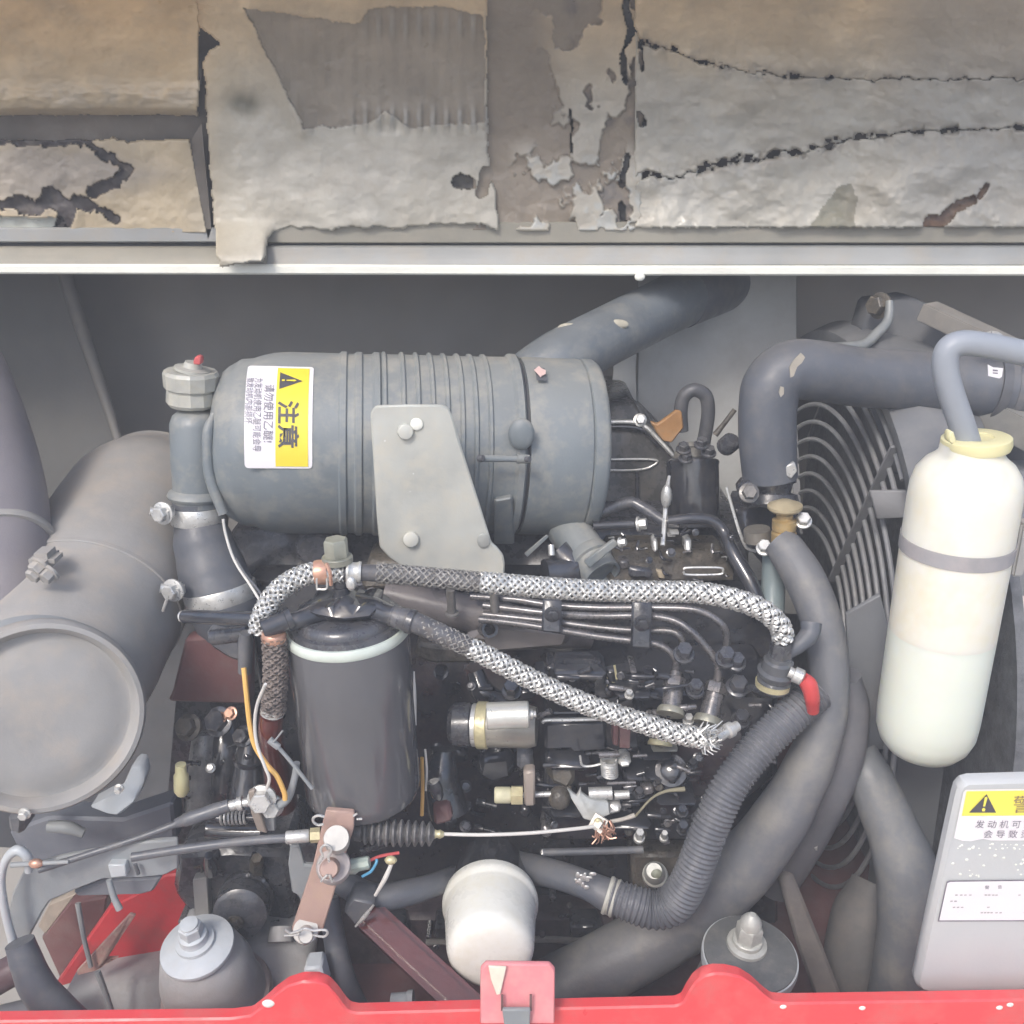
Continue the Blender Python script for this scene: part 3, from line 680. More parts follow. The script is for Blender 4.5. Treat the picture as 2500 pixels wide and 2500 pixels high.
g = G(); g.ball((1180, 1320, .8665), .007, .9, .2, 1.1, 10); part('dent', g, M('dull_scuff', (.35, .36, .34), .5, bump=.2), br)

# ------------------------------------------------------------------ outlet rubber hose with band clamps
oh = thing('intake_hose', 'ribbed black rubber intake hose below the grey outlet elbow, two band clamps', 'hose', (500, 1470, .94))
g = G(); g.tube([(482, 1222, .955), (486, 1270, .953), (498, 1330, .945), (520, 1400, .935), (545, 1470, .925), (560, 1520, .93)], [60, 60, 72, 82, 84, 80], 48, 10); part('hose_body', g, m_rubber, oh)
def band(name, c0, c1, r, par, bolt, bx):
    g = G(); g.lathe(c0, c1, [(0, r - 3), (0, r), (.06, r + 1.5), (.94, r + 1.5), (1, r), (1, r - 3)], 48); b_ = part(name, g, m_silver, par)
    g = G(); g.box(bolt, (.020, .014, .014), None, .003); g.lathe(bolt, (bolt[0] - 34, bolt[1] - 4, bolt[2] - .004), [(0, 0), (0, 12), (1, 12), (1, 0)], 14); hs = part('clamp_housing', g, m_silver, b_)
    g = G(); g.hexbolt(bolt, Vector((-.3, -1, .1)), .0078, .011, 1.5); part('clamp_screw', g, m_silver, b_)
band('band_clamp', (482, 1236, .955), (485, 1276, .953), 64, oh, (400, 1252, .925), 0)
band('band_clamp', (534, 1432, .929), (545, 1472, .926), 86, oh, (425, 1440, .89), 0)
g = G(); g.tube([(414, 1452, .88), (405, 1470, .88), (398, 1492, .88)], 4, 8); part('clamp_tail', g, m_silver, oh)
# sensor wire pair across the hose
g = G(); g.tube([(545, 1268, .86), (550, 1300, .86), (563, 1345, .855), (580, 1382, .85), (612, 1430, .84), (650, 1492, .82)], 3.6, 8)
solo('sensor_wire', g, m_wwire, 'thin white wire hanging in front of the rubber intake hose', 'wire')
g = G(); g.tube([(575, 1362, .853), (598, 1400, .846), (630, 1440, .835), (655, 1480, .82)], 3, 8)
solo('sensor_wire', g, m_cable, 'thin grey wire beside the white wire at the rubber intake hose', 'wire')

# ------------------------------------------------------------------ fuel filter
FA = (848, 1536, .772); FB = (889, 1940, .775)
ff = thing('fuel_filter', 'dark glossy spin-on fuel filter with a pale green sealing ring and cast black head', 'fuel filter', FB)
g = G(); g.lathe(FA, FB, [(0, 0), (0, 148), (.02, 151), (.30, 151), (.90, 149), (.95, 147), (.975, 141), (.99, 130), (1.0, 112), (1.0, 0)], 72); can = part('can', g, m_can, ff)
g = G(); g.lathe(FA, FB, [(-.035, 120), (-.035, 148), (-.02, 153), (.01, 153), (.018, 150), (.018, 120)], 72); part('sealing_ring', g, m_seal, ff)
g = G(); g.lathe(FA, FB, [(-.11, 0), (-.11, 110), (-.105, 118), (-.085, 126), (-.065, 128), (-.06, 138), (-.035, 142), (-.035, 0)], 72); hd = part('head', g, m_black2, ff)
g = G(); g.tube([(848, 1482, .772), (790, 1492, .760), (735, 1512, .748), (700, 1520, .745)], [34, 28, 24, 24], 24); part('port', g, m_blackgl, hd)
g = G(); g.tube([(860, 1478, .772), (905, 1484, .760), (945, 1500, .750), (975, 1508, .745)], [34, 30, 27, 26], 24); part('port', g, m_blackgl, hd)
g = G(); g.lathe((838, 1500, .765), (832, 1432, .765), [(0, 0), (0, 56), (.16, 40), (.24, 24), (1, 22), (1, 0)], 28); st = part('stem', g, m_blackgl, hd)
g = G(); g.plate([(742, 1496, .745), (772, 1480, .745), (806, 1494, .745), (818, 1470, .745), (856, 1470, .745), (866, 1490, .745), (904, 1476, .745), (932, 1490, .745), (906, 1514, .742), (872, 1519, .740), (840, 1521, .740), (802, 1517, .740), (766, 1510, .742)], .04, bev=.004); part('head_web', g, m_blackgl, hd)
g = G(); g.lathe((832, 1440, .765), (824, 1368, .765), [(0, 0), (0, 23), (.12, 23), (.14, 18), (.85, 17), (.9, 20), (1, 20), (1, 0)], 22); part('banjo_bolt', g, m_blackgl, hd)
g = G(); up = (P(820, 1330, .765) - P(824, 1370, .765)).normalized(); g.hexbolt((824, 1372, .765), up, .0105, .021, 1.25); part('bolt_head', g, M('dull_olive_zinc', (.34, .34, .28), .4, .4, var=.2, scale=60, bump=.2), hd)
g = G()
for y0, y1, x0, x1 in ((1677, 1682, 732, 744), (1685, 1690, 735, 744), (1693, 1697, 733, 745), (1700, 1704, 736, 744), (1704, 1713, 738, 747)):
    vs = []
    for x, y in ((x0, y0), (x1, y0 - 2), (x1, y1 - 2), (x0, y1)):
        a, b = P(*FA), P(*FB); t = (y - 1536) / 404.0; c = a + (b - a) * t
        rr = 151.6 * S(FA[1], FA[2]); px = P(x, y, .74).x; sx = max(-1, min(1, (px - c.x) / rr)); q = math.asin(sx)
        zz = c.z; vs.append(Vector((c.x + rr * math.sin(q) * 1.004, c.y - rr * math.cos(q) * 1.004, P(x, y, c.y - rr * math.cos(q)).z)))
    g.add(vs, [(0, 1, 2, 3)])
part('yellow_print', g, m_lyel2, can)
g = G(); g.tube([(1011, 1640, .752), (1013, 1700, .754), (1016, 1770, .757)], [2, 4, 1.5], 6); part('scuff', g, M('scuffed_enamel', (.3, .31, .33), .4, bump=.1), can)
# black pipe rail to the left of the head
pr = thing('fuel_pipe', 'glossy black fuel pipe tee running left from the filter head', 'pipe', (560, 1560, .75))
g = G(); g.lathe((445, 1505, .78), (650, 1512, .755), [(0, 0), (0, 13), (.03, 17), (1, 18), (1, 0)], 20); part('pipe', g, m_blackgl, pr)
g = G(); g.lathe((448, 1505, .78), (440, 1505, .781), [(0, 0), (0, 14), (.7, 14), (1, 9), (1, 0)], 14); part('end_plug', g, m_silver, pr)
g = G(); g.lathe((640, 1538, .735), (712, 1508, .745), [(0, 0), (0, 24), (.05, 27), (.8, 27), (.82, 30), (1, 30), (1, 0)], 24); part('sleeve', g, m_blackgl, pr)
g = G(); g.lathe((520, 1556, .79), (610, 1544, .78), [(0, 0), (0, 20), (1, 20), (1, 0)], 18); part('branch_pipe', g, m_black2, pr)
g = G(); g.lathe((600, 1545, .76), (598, 1640, .765), [(0, 0), (0, 14), (.2, 18), (1, 17), (1, 0)], 14); part('connector', g, m_cable, pr)
# brown braided down-hose
def weave(path, rpx, nst, pitch_px, n=40, amp=.10, width=.62, th=.10, s0=0, s1=1):
    pts = [V3(c) for c in path]; rr = [rpx * S(c[1], c[2]) for c in path]
    ps, rs = spline(pts, rr, n)
    m_ = len(ps); a0 = int(s0 * (m_ - 1)); a1 = int(s1 * (m_ - 1)); 
    T = [(ps[min(i + 1, m_ - 1)] - ps[max(i - 1, 0)]).normalized() for i in range(m_)]
    u, _ = frame(T[0]); fr = []; L = [0]
    for i in range(m_):
        if i: L.append(L[-1] + (ps[i] - ps[i - 1]).length)
        u = (u - T[i] * u.dot(T[i])).normalized(); fr.append((u, T[i].cross(u)))
    pitch = pitch_px * S(path[0][1], path[0][2]); g = G()
    for sgn in (1, -1):
        for k in range(nst):
            vs = []; fs = []; cnt = 0
            for i in range(a0, a1 + 1):
                ph = 2 * math.pi * L[i] / pitch; th0 = 2 * math.pi * k / nst + sgn * ph
                rad = rs[i] * (1 + sgn * amp * math.cos(nst * ph + k * math.pi))
                hw = width * math.pi * 1.0 / nst
                a, b = fr[i]
                for dq, dr in ((-hw, 0), (-hw * .45, th), (hw * .45, th), (hw, 0)):
                    q = th0 + dq; vs.append(ps[i] + (a * math.cos(q) + b * math.sin(q)) * rad * (1 + dr))
                if cnt:
                    o = (cnt - 1) * 4
                    for e in range(3): fs.append((o + e, o + e + 1, o + e + 5, o + e + 4))
                cnt += 1
            g.add(vs, fs)
    return g
dn = thing('braided_hose', 'short brown oily braided hose hanging left of the fuel filter', 'hose', (672, 1740, .735))
path = [(668, 1552, .735), (672, 1600, .735), (672, 1670, .735), (667, 1738, .735)]
g = G(); g.tube(path, 25, 18); part('core', g, m_hosecore, dn)
part('braid', weave(path, 26.5, 10, 150, 34), m_brownbraid, dn, kind='stuff')
g = G(); g.lathe((669, 1545, .735), (669, 1566, .735), [(0, 0), (0, 27), (.2, 30), (.8, 30), (1, 27), (1, 0)], 20); part('collar', g, m_copper, dn)
g = G(); g.lathe((666, 1730, .735), (664, 1742, .735), [(0, 0), (0, 29), (1, 29), (1, 0)], 20); part('ferrule', g, m_silver, dn)
g = G(); g.tube([(664, 1742, .738), (660, 1790, .745), (672, 1860, .77), (690, 1960, .80)], [29, 30, 32, 36], 20); part('red_stub', g, m_redgl, dn)
# upper and lower steel braided hoses
ub = thing('braided_hose', 'long steel braided hose arching from the fuel filter top to the injection pump', 'hose', (1300, 1440, .77))
pathU = [(632, 1545, .742), (640, 1505, .745), (668, 1455, .75), (712, 1418, .755), (770, 1398, .76), (860, 1397, .763), (960, 1402, .765), (1100, 1414, .765), (1250, 1428, .762), (1420, 1440, .76), (1580, 1444, .76), (1700, 1446, .765), (1790, 1462, .77), (1860, 1488, .775), (1902, 1525, .78), (1912, 1556, .785)]
g = G(); g.tube(pathU, 21, 18, 8); part('core', g, m_hosecore, ub)
part('braid', weave(pathU, 23.5, 8, 140, 34, amp=.09, width=.62, th=.10, s0=0, s1=.32), m_braid, ub, kind='stuff')
part('oily_braid', weave(pathU, 22.5, 8, 140, 34, amp=.09, width=.42, th=.08, s0=.375, s1=.52), m_braidd, ub, kind='stuff', label='oil-darkened stretch of braid')
part('bright_braid', weave(pathU, 23.5, 8, 140, 34, amp=.09, width=.64, th=.10, s0=.5, s1=1), m_braid, ub, kind='stuff')
g = G(); g.lathe((768, 1398, .76), (800, 1396, .761), [(0, 0), (0, 29), (.2, 31), (.8, 31), (1, 29), (1, 0)], 20); cl = part('crimp_collar', g, m_copper, ub)
g = G(); g.lathe((846, 1396, .762), (882, 1397, .763), [(0, 0), (0, 26), (.15, 28), (.3, 24), (.7, 24), (.85, 27), (1, 26), (1, 0)], 20); part('crimp_collar', g, m_silver, ub)
g = G(); g.tube([(773, 1412, .735), (774, 1438, .735), (778, 1438, .735), (797, 1437, .735), (798, 1412, .735)], 2.6, 6, 4); part('wire_clip', g, m_silver, ub)
g = G(); g.tube([(797, 1375, .735), (806, 1400, .732), (808, 1428, .735)], 5, 6, 4); part('crimp_edge', g, m_copper, ub)
g = G(); g.ball((857, 1424, .735), .005, .9, .8, 1.3, 8); part('end_nut', g, m_silver, ub)
lb = thing('braided_hose', 'steel braided hose sloping down right from the filter to a frayed end', 'hose', (1400, 1760, .75))
pathL = [(962, 1504, .745), (1000, 1515, .742), (1060, 1540, .74), (1150, 1582, .738), (1250, 1634, .736), (1350, 1684, .735), (1450, 1726, .735), (1560, 1762, .735), (1650, 1790, .737), (1735, 1806, .74)]
g = G(); g.tube(pathL, [26, 27, 25, 21.5, 20.5, 20.5, 20.5, 20.5, 20.5, 20.5], 18, 8); part('core', g, m_hosecore, lb)
part('oily_braid', weave(pathL, 22.5, 8, 140, 34, amp=.09, width=.30, th=.07, s0=.13, s1=.36), m_braidd, lb, kind='stuff', label='oil-darkened stretch of braid')
part('bright_braid', weave(pathL, 23, 8, 140, 34, amp=.09, width=.62, th=.10, s0=.33, s1=1), m_braid, lb, kind='stuff')
g = G(); g.lathe((956, 1502, .746), (1012, 1520, .741), [(0, 0), (0, 27), (.3, 25), (.35, 28), (.7, 28), (.72, 31), (.95, 31), (1, 28), (1, 0)], 24); part('ferrule', g, m_black2, lb)
g = G(); rnd = random.Random(4)
for k in range(70):
    a = P(1725 + rnd.uniform(-25, 15), 1802 + rnd.uniform(-24, 24), .735 + rnd.uniform(-.012, .01))
    b = a + Vector((rnd.uniform(.002, .010), rnd.uniform(-.008, .004), rnd.uniform(-.009, .011)))
    g.tubeV([a, a.lerp(b, .5) + Vector((rnd.uniform(-.002, .002),) * 3), b], [.0008, .0008, .0005], 4)
part('frayed_wires', g, m_braid, lb, kind='stuff')
g = G(); g.lathe((1745, 1802, .745), (1800, 1772, .76), [(0, 0), (0, 16), (.5, 14), (.55, 19), (.75, 19), (.8, 13), (1, 13), (1, 0)], 18); part('hose_tail', g, m_silver, lb)

# ------------------------------------------------------------------ white oil filter
of = thing('oil_filter', 'white spin-on oil filter pointing at the viewer above the red catch tab', 'oil filter', (1197, 2400, .70))
OA = (1197, 2200, .770); OB = (1197, 2336, .695)
g = G(); g.lathe(OA, OB, [(-.08, 0), (-.08, 104), (-.04, 114), (.05, 117), (.12, 116), (.15, 112), (.20, 110), (.50, 106), (.82, 101), (.90, 98), (.96, 90), (1.0, 78), (1.02, 58), (1.03, 0)], 72); part('can', g, m_white, of)
g = G(); g.lathe(OA, OB, [(-.75, 0), (-.75, 84), (-.3, 100), (-.09, 100), (-.09, 0)], 48); part('base', g, m_black, of)
# ------------------------------------------------------------------ coolant reservoir
RA = (2372, 1105, .80); RB = (2250, 1836, .805)
cr = thing('coolant_reservoir', 'tall cream plastic coolant reservoir bottle strapped at the right', 'reservoir', RB)
g = G(); g.lathe(RA, RB, [(-.03, 0), (-.03, 62), (-.025, 74), (.0, 76), (.012, 84), (.03, 104), (.06, 122), (.10, 131), (.15, 133), (.30, 133), (.42, 132.6), (.565, 132.2)], 72); bt = part('bottle', g, m_cream, cr)
g = G(); g.lathe(RA, RB, [(.565, 132.2), (.60, 132), (.80, 131.5), (.86, 131), (.91, 128), (.95, 116), (.98, 96), (1.0, 62), (1.003, 0)], 72); part('filled_part', g, M('coolant_tinted_polythene', (.82, .865, .77), .36, var=.04, scale=7, sss=.35, bump=.02, dust=(.82, .78, .60), damt=.25), cr, 'greenish lower part holding coolant')
g = G(); g.lathe((2382, 1096, .80), (2384, 1066, .80), [(0, 0), (0, 78), (.35, 82), (.9, 80), (1, 74), (1, 40), (.9, 38), (.5, 0)], 48); cp = part('cap', g, m_creamd, cr)
g = G(); g.plate([(2316, 1078, .765), (2318, 1056, .765), (2328, 1053, .765), (2336, 1076, .765), (2326, 1086, .765)], .01, bev=.001); part('cap_tab', g, m_creamd, cp)
g = G(); g.lathe(RA, RB, [(.258, 134), (.258, 136), (.302, 136), (.302, 134)], 72); part('strap', g, M('grey_strap', (.36, .35, .36), .45, var=.12, scale=12, dust=(.55, .48, .46), damt=.4, bump=.05), cr)
g = G(); g.box((2484, 1335, .80), (.010, .02, .05), None, .002); part('strap_buckle', g, m_muff, cr)
oh2 = G(); oh2.tube([(2640, 898, .80), (2560, 876, .80), (2480, 858, .80), (2400, 842, .80), (2345, 838, .80), (2314, 856, .80), (2308, 900, .80), (2322, 960, .80), (2346, 1030, .80), (2368, 1100, .80), (2376, 1130, .80)], 31, 28, 10)
solo('overflow_hose', oh2, m_hose2, 'bent smooth grey hose dropping into the reservoir cap', 'hose')

# ------------------------------------------------------------------ muffler and exhaust on the left
mu = thing('muffler', 'big dusty grey drum muffler with its round end facing the viewer', 'muffler', (150, 1990, .80))
MA = P(104, 1752, .735); vr = (MA - CAM).normalized(); MD = (vr + Vector((-.02, .10, .22))).normalized(); MR = .0836
prof = [(.004, 0), (.004, .042), (.006, .062), (.010, .068), (.010, .072), (.001, .0745), (-.004, .078), (-.003, .082), (.002, .0845), (.010, .0848), (.016, .083), (.019, .081), (.05, .081)]
g = G(); g.lathe(MA, MA + MD, prof, 96, 1); part('end_dish', g, m_muff, mu)
body = [MA + MD * .02, MA + MD * .06, P(180, 1575, .87), P(272, 1395, .98), P(352, 1262, 1.09), P(392, 1195, 1.16)]
g = G(); g.tube(body, [.081, .0815, .088, .094, .096, .080], 72, 12); part('drum', g, m_muff, mu)
ps_, _r = spline(body, [.081] * 6, 12)
def mband(name, i, wd, r, mat):
    g = G(); g.lathe(ps_[i], ps_[i] + (ps_[i + 1] - ps_[i]).normalized(), [(-wd / 2, .08), (-wd / 2, r), (-wd / 2 + .001, r + .0008), (wd / 2 - .001, r + .0008), (wd / 2, r), (wd / 2, .08)], 96, 1); part(name, g, mat, mu)
mband('saddle_strap', 11, .018, .0855, m_grey); mband('weld_bead', 30, .006, .0915, m_muff)
g = G(); g.plate([(216, 1972, .70), (262, 1990, .70), (286, 1994, .70), (330, 1960, .71), (352, 1905, .72), (345, 1870, .73), (322, 1868, .73), (290, 1940, .71), (256, 1952, .70)], .02, bev=.002); part('saddle_foot', g, m_grey, mu)
for x, y, r in ((61, 1985, .004), (292, 1923, .003)):
    g = G(); g.hexbolt((x, y, .70), -YA, r, .006); part('bolt', g, m_silver, mu)
ex = thing('exhaust_pipe', 'wide grey exhaust pipe at the left edge, clamped onto the muffler', 'exhaust pipe', (0, 1420, .88))
g = G(); g.tube([(-200, 760, 1.02), (-120, 900, .99), (-58, 1060, .955), (-22, 1200, .925), (-8, 1320, .90), (0, 1440, .87), (10, 1520, .86)], [118, 120, 122, 124, 124, 124, 124], 48, 10); part('pipe', g, M('mauve_heat_paint', (.235, .215, .23), .55, var=.12, scale=9, dust=(.32, .29, .27), damt=.3, bump=.1), ex)
for y0, y1 in ((1336, 1352), (1378, 1394)):
    g = G(); g.lathe((-7, y0, .895), (-4, y1, .888), [(0, 120), (0, 133), (.2, 136), (.8, 136), (1, 133), (1, 120)], 60); part('flange_ring', g, m_muff, ex)
g = G(); g.box((112, 1362, .845), (.024, .03, .016), None, .006); part('clamp_lug', g, m_muff, ex)
for x, y in ((94, 1392), (124, 1395), (100, 1378)):
    g = G(); g.hexbolt((x, y, .82), Vector((-.5, -1, -.5)), .007, .010); part('clamp_bolt', g, m_muff, ex)
g = G(); g.plate([(-300, 1330, 1.24), (760, 1330, 1.24), (760, 2090, 1.16), (-300, 2060, 1.16)], .02, bev=0)  # added sheet, dark to stand for the muffler's shade and hide the ground
solo('shade_backing', g, m_dark, 'added dark backing sheet for the shade behind muffler and starter motor', 'panel')
# maroon bracket and the dark gear-housing side right of the muffler
g = G(); g.plate([(452, 1560, .90), (612, 1548, .90), (612, 1722, .90), (408, 1714, .90), (420, 1690, .90)], .02, bev=.003)
solo('support_bracket', g, m_maroon, 'dull maroon support bracket between muffler and fuel filter', 'bracket')
g = G(); g.plate([(500, 1540, .86), (585, 1560, .86), (600, 1620, .86), (560, 1612, .86), (510, 1580, .86)], .02, bev=.004)
solo('rubber_pad', g, m_cable, 'dark rubber pad tucked above the maroon bracket', 'pad')

# ------------------------------------------------------------------ starter motor cluster
sm = thing('starter_motor', 'oily black starter motor cluster left of the fuel filter', 'starter motor', (560, 1990, .80))
g = G(); g.tube([(500, 1790, .87), (498, 1860, .86), (492, 1975, .85)], [30, 36, 40], 20); part('solenoid', g, M('worn_black_casting', (.20, .20, .20), .3, .2, var=.3, scale=40, dust=(.34, .33, .32), damt=.5, bump=.4, bscale=200), sm)
g = G(); g.tube([(545, 1752, .89), (552, 1850, .87), (548, 1980, .86)], [40, 52, 56], 24); part('barrel', g, m_black, sm)
g = G(); g.tube([(612, 1795, .86), (606, 1862, .85), (600, 1985, .83)], [26, 34, 44], 24); part('nose', g, m_black, sm)
g = G(); g.lathe((606, 1850, .85), (605, 1858, .85), [(0, 0), (0, 38), (1, 38), (1, 0)], 24); part('seam_ring', g, m_black, sm)
for x, y, r in ((536, 1762, .011), (595, 1798, .008), (462, 1776, .01), (565, 1742, .005)):
    g = G(); g.hexbolt((x, y, .84), Vector((-.2, -.8, .6)), r, r * 1.3); part('bolt', g, m_copper if r < .006 else (m_black if r != .01 else m_dirt), sm)
g = G(); g.plate([(430, 1700, .99), (720, 1700, .99), (720, 2060, .97), (400, 2060, .97)], .05, bev=0); part('housing', g, m_black2, sm)
g = G(); g.lathe((441, 1866, .80), (444, 1940, .80), [(0, 0), (0, 13), (.3, 14), (.36, 18), (.85, 19), (1, 12), (1, 0)], 14)
solo('cap_nut', g, m_creamd, 'pale yellow capped fitting just right of the muffler', 'fitting')

# ------------------------------------------------------------------ wires beside the fuel filter
g = G(); g.tube([(595, 1630, .75), (602, 1700, .74), (610, 1770, .735), (622, 1820, .73), (650, 1865, .725), (676, 1895, .72), (694, 1935, .72), (696, 1952, .72)], 6.5, 8)
solo('orange_wire', g, m_owire, 'orange wire curving down left of the fuel filter', 'wire')
g = G(); g.tube([(648, 1670, .70), (628, 1720, .71), (622, 1770, .715), (628, 1820, .715), (646, 1870, .712), (657, 1900, .712), (652, 1925, .715)], 4.2, 8)
solo('white_wire', g, m_wwire, 'white wire curving beside the orange wire', 'wire')
g = G(); g.lathe((658, 1806, .72), (680, 1824, .72), [(0, 0), (0, 9), (1, 9), (1, 0)], 10); g.tube([(676, 1820, .72), (712, 1862, .72), (762, 1925, .72)], 5, 8); g.tube([(668, 1812, .718), (690, 1784, .715)], 2.5, 6)
solo('tie_rod', g, m_grey, 'thin grey rod slanting down across the red stub beside the filter', 'rod')
lv = thing('shift_lever', 'small grey cranked lever with bolts below the starter motor', 'lever', (650, 2050, .74))
g = G(); g.tube([(725, 1862, .73), (718, 1905, .73), (702, 1950, .73), (672, 1972, .73)], [8, 9, 10, 11], 10); part('arm', g, m_grey, lv)
g = G(); g.plate([(632, 1946, .735), (662, 1940, .735), (672, 1975, .735), (672, 2030, .735), (650, 2030, .735), (640, 1985, .735)], .006, bev=.001); part('blade', g, m_grey, lv)
g = G(); g.plate([(605, 1934, .725), (622, 1928, .725), (634, 1985, .725), (652, 2036, .725), (628, 2030, .725), (612, 1985, .725)], .005, bev=.001); part('blade', g, M('rusty_blade', (.33, .28, .24), .5, .2, var=.2, scale=60, bump=.3), lv)
g = G(); g.hexbolt((640, 1948, .73), Vector((.1, -1, .2)), .0095, .014); part('bolt', g, m_silver, lv)
g = G(); g.hexbolt((664, 1966, .735), Vector((.1, -1, .2)), .008, .012); part('bolt', g, m_silver, lv)
cp_ = thing('clutch_spring', 'small black-and-silver coil spring behind the upper control cable', 'spring', (590, 2010, .76))
g = G()
pts = []
for k in range(97):
    t = k / 96; q = t * 2 * math.pi * 7; c = P(538 + 66 * t, 1998 - 3 * t, .765)
    pts.append(c + Vector((0, math.cos(q), math.sin(q))) * .0055)
g.tubeV(pts, .0013, 6); part('coil', g, m_silver, cp_)
g = G(); g.tube([(530, 1998, .765), (625, 1996, .765)], 9, 10); part('rod', g, m_blackgl, cp_)
g = G(); g.tube([(505, 2025, .78), (560, 2030, .78), (640, 2032, .78)], 22, 14); part('shaft', g, m_black, cp_)
# upper and lower control cables
uc = thing('control_cable', 'upper black control cable rising from left with a bright threaded end', 'cable', (300, 2060, .71))
g = G(); g.tube([(95, 2124, .70), (220, 2084, .71), (340, 2045, .72), (440, 2008, .73)], 8.5, 12); part('sheath', g, m_cable, uc)
g = G(); g.tube([(430, 2010, .73), (470, 1996, .732), (560, 1966, .738)], [12, 17, 16], 16, rmod=lambda L, r: r * (1 + .05 * math.sin(L * 2500))); part('boot', g, m_cable, uc)
g = G(); g.lathe((560, 1968, .738), (614, 1956, .74), [(0, 0), (0, 13), (.35, 13), (.38, 17), (.6, 17), (.63, 11), (1, 11), (1, 0)], 12); part('threaded_end', g, m_silver, uc)
lc = thing('control_cable', 'lower black control cable ending in a bright sleeve at the brown lever', 'cable', (500, 2075, .70))
g = G(); g.tube([(322, 2093, .695), (440, 2074, .70), (560, 2058, .705), (640, 2050, .708), (702, 2046, .71)], 11, 14); part('sheath', g, m_cable, lc)
g = G(); g.lathe((698, 2045, .71), (756, 2040, .712), [(0, 0), (0, 14), (.06, 16), (.94, 16), (1, 14), (1, 0)], 18); part('sleeve', g, m_silver, lc)
g = G(); g.lathe((758, 2040, .712), (782, 2038, .713), [(0, 0), (0, 18), (1, 18), (1, 0)], 6); part('nut', g, m_yzinc, lc)
# grey bracket, hook and rod at the lower left
gb = thing('cable_bracket', 'bent grey sheet bracket with a hooked rod at the lower left', 'bracket', (200, 2200, .72))
g = G(); g.plate([(62, 2118, .72), (150, 2092, .72), (250, 2074, .72), (320, 2058, .72), (432, 2050, .72), (436, 2120, .72), (400, 2138, .72), (340, 2144, .72), (250, 2147, .72), (176, 2176, .72), (122, 2200, .72), (104, 2226, .72), (84, 2264, .72), (56, 2316, .72), (36, 2318, .72), (14, 2250, .72), (30, 2180, .72)], .006, bev=.0015); part('sheet', g, m_grey, gb)
g = G(); g.plate([(176, 2178, .735), (256, 2149, .735), (340, 2146, .735), (395, 2142, .735), (372, 2178, .735), (340, 2186, .735), (190, 2190, .735)], .02, bev=.002); part('flange', g, M('shade_darkened_bracket', (.20, .21, .235), .5, var=.1, scale=12, bump=.1), gb)  # flange gets a darker copy of the bracket grey, standing for shade
g = G(); g.tube([(38, 2320, .70), (16, 2240, .70), (4, 2160, .70), (12, 2105, .70), (40, 2076, .70), (66, 2092, .70), (70, 2128, .70)], [11, 10, 9, 10, 13, 12, 9], 12); part('hook', g, m_washer, gb)
g = G(); g.plate([(262, 2112, .712), (304, 2112, .712), (310, 2140, .712), (270, 2144, .712)], .01, bev=.001); part('pad', g, m_washer, gb)
g = G(); g.tube([(266, 2148, .71), (278, 2190, .708), (292, 2220, .706)], [7, 8, 9], 10); part('prong', g, m_grey, gb)
g = G(); g.tube([(330, 2110, .714), (338, 2134, .714)], 5, 8); part('slit', g, m_dark, gb)
rd = thing('brake_rod', 'short grey rod with a copper bead at the hooked bracket', 'rod', (90, 2110, .70))
g = G(); g.tube([(28, 2112, .69), (90, 2108, .69), (168, 2104, .69)], [7, 6, 5], 10); part('rod', g, m_grey, rd)
g = G(); g.ball((88, 2108, .689), .0042, 1.5, 1, 1, 10); part('bead', g, m_copper, rd)
g = G(); g.plate([(118, 1995, .84), (300, 2000, .84), (420, 1960, .84), (430, 2058, .84), (60, 2112, .84), (20, 2030, .84)], .03, bev=.003)
solo('saddle_bracket', g, M('blue_grey_paint', (.17, .185, .22), .5, var=.12, scale=9, dust=(.26, .26, .27), damt=.4, bump=.1), 'blue-grey saddle bracket under the muffler', 'bracket')
g = G(); g.tube([(118, 2018, .80), (165, 2020, .80), (205, 2034, .80)], [14, 16, 12], 12); solo('drain_spout', g, m_grey, 'short curved grey spout under the muffler rim', 'spout')
g = G(); g.plate([(16, 1992, .78), (58, 1990, .78), (54, 2042, .78), (20, 2036, .78)], .03, bev=.004); solo('stop_block', g, m_cable, 'dark block under the left of the muffler rim', 'block')
# red frame behind, torn flap, straps
fr = thing('frame_member', 'red painted frame member with a torn tan edge at the lower left', 'frame', (320, 2390, .80))
g = G(); g.plate([(268, 2215, .84), (330, 2185, .84), (400, 2138, .84), (486, 2128, .84), (492, 2372, .84), (300, 2364, .84), (128, 2416, .84)], .02, bev=.002); part('web', g, m_redin, fr)
g = G(); g.plate([(330, 2236, .80), (316, 2232, .80), (186, 2372, .79), (190, 2382, .79), (235, 2368, .79), (290, 2338, .80), (262, 2340, .80)], .004, bev=.0008); part('torn_flap', g, M('flaking_pink_paint', (.46, .27, .24), .6, var=.3, scale=40, dust=(.56, .50, .40), damt=.6, bump=.4), fr)
g = G(); g.plate([(170, 2205, .87), (262, 2190, .87), (250, 2270, .87), (200, 2370, .87), (150, 2400, .87), (100, 2290, .87)], .02, bev=.002); part('gusset', g, m_maroon, fr)
g = G(); g.tube([(190, 2205, .80), (205, 2290, .79), (222, 2360, .785)], [7, 6, 6], 8); part('rib', g, m_grey, fr)
g = G(); g.tube([(238, 2372, .77), (260, 2430, .765), (282, 2500, .76)], [8, 7, 7], 8); part('rib', g, m_grey, fr)
g = G(); g.plate([(140, 2440, .80), (240, 2412, .80), (400, 2385, .80), (420, 2460, .78), (380, 2500, .78), (180, 2510, .78)], .05, bev=.006); part('foot', g, m_mount, fr)
g = G(); g.plate([(118, 2210, .83), (186, 2182, .83), (110, 2282, .83), (92, 2262, .83)], .01, bev=.001); part('scuffed_edge', g, M('tan_scuff', (.40, .34, .28), .6, bump=.2), fr)
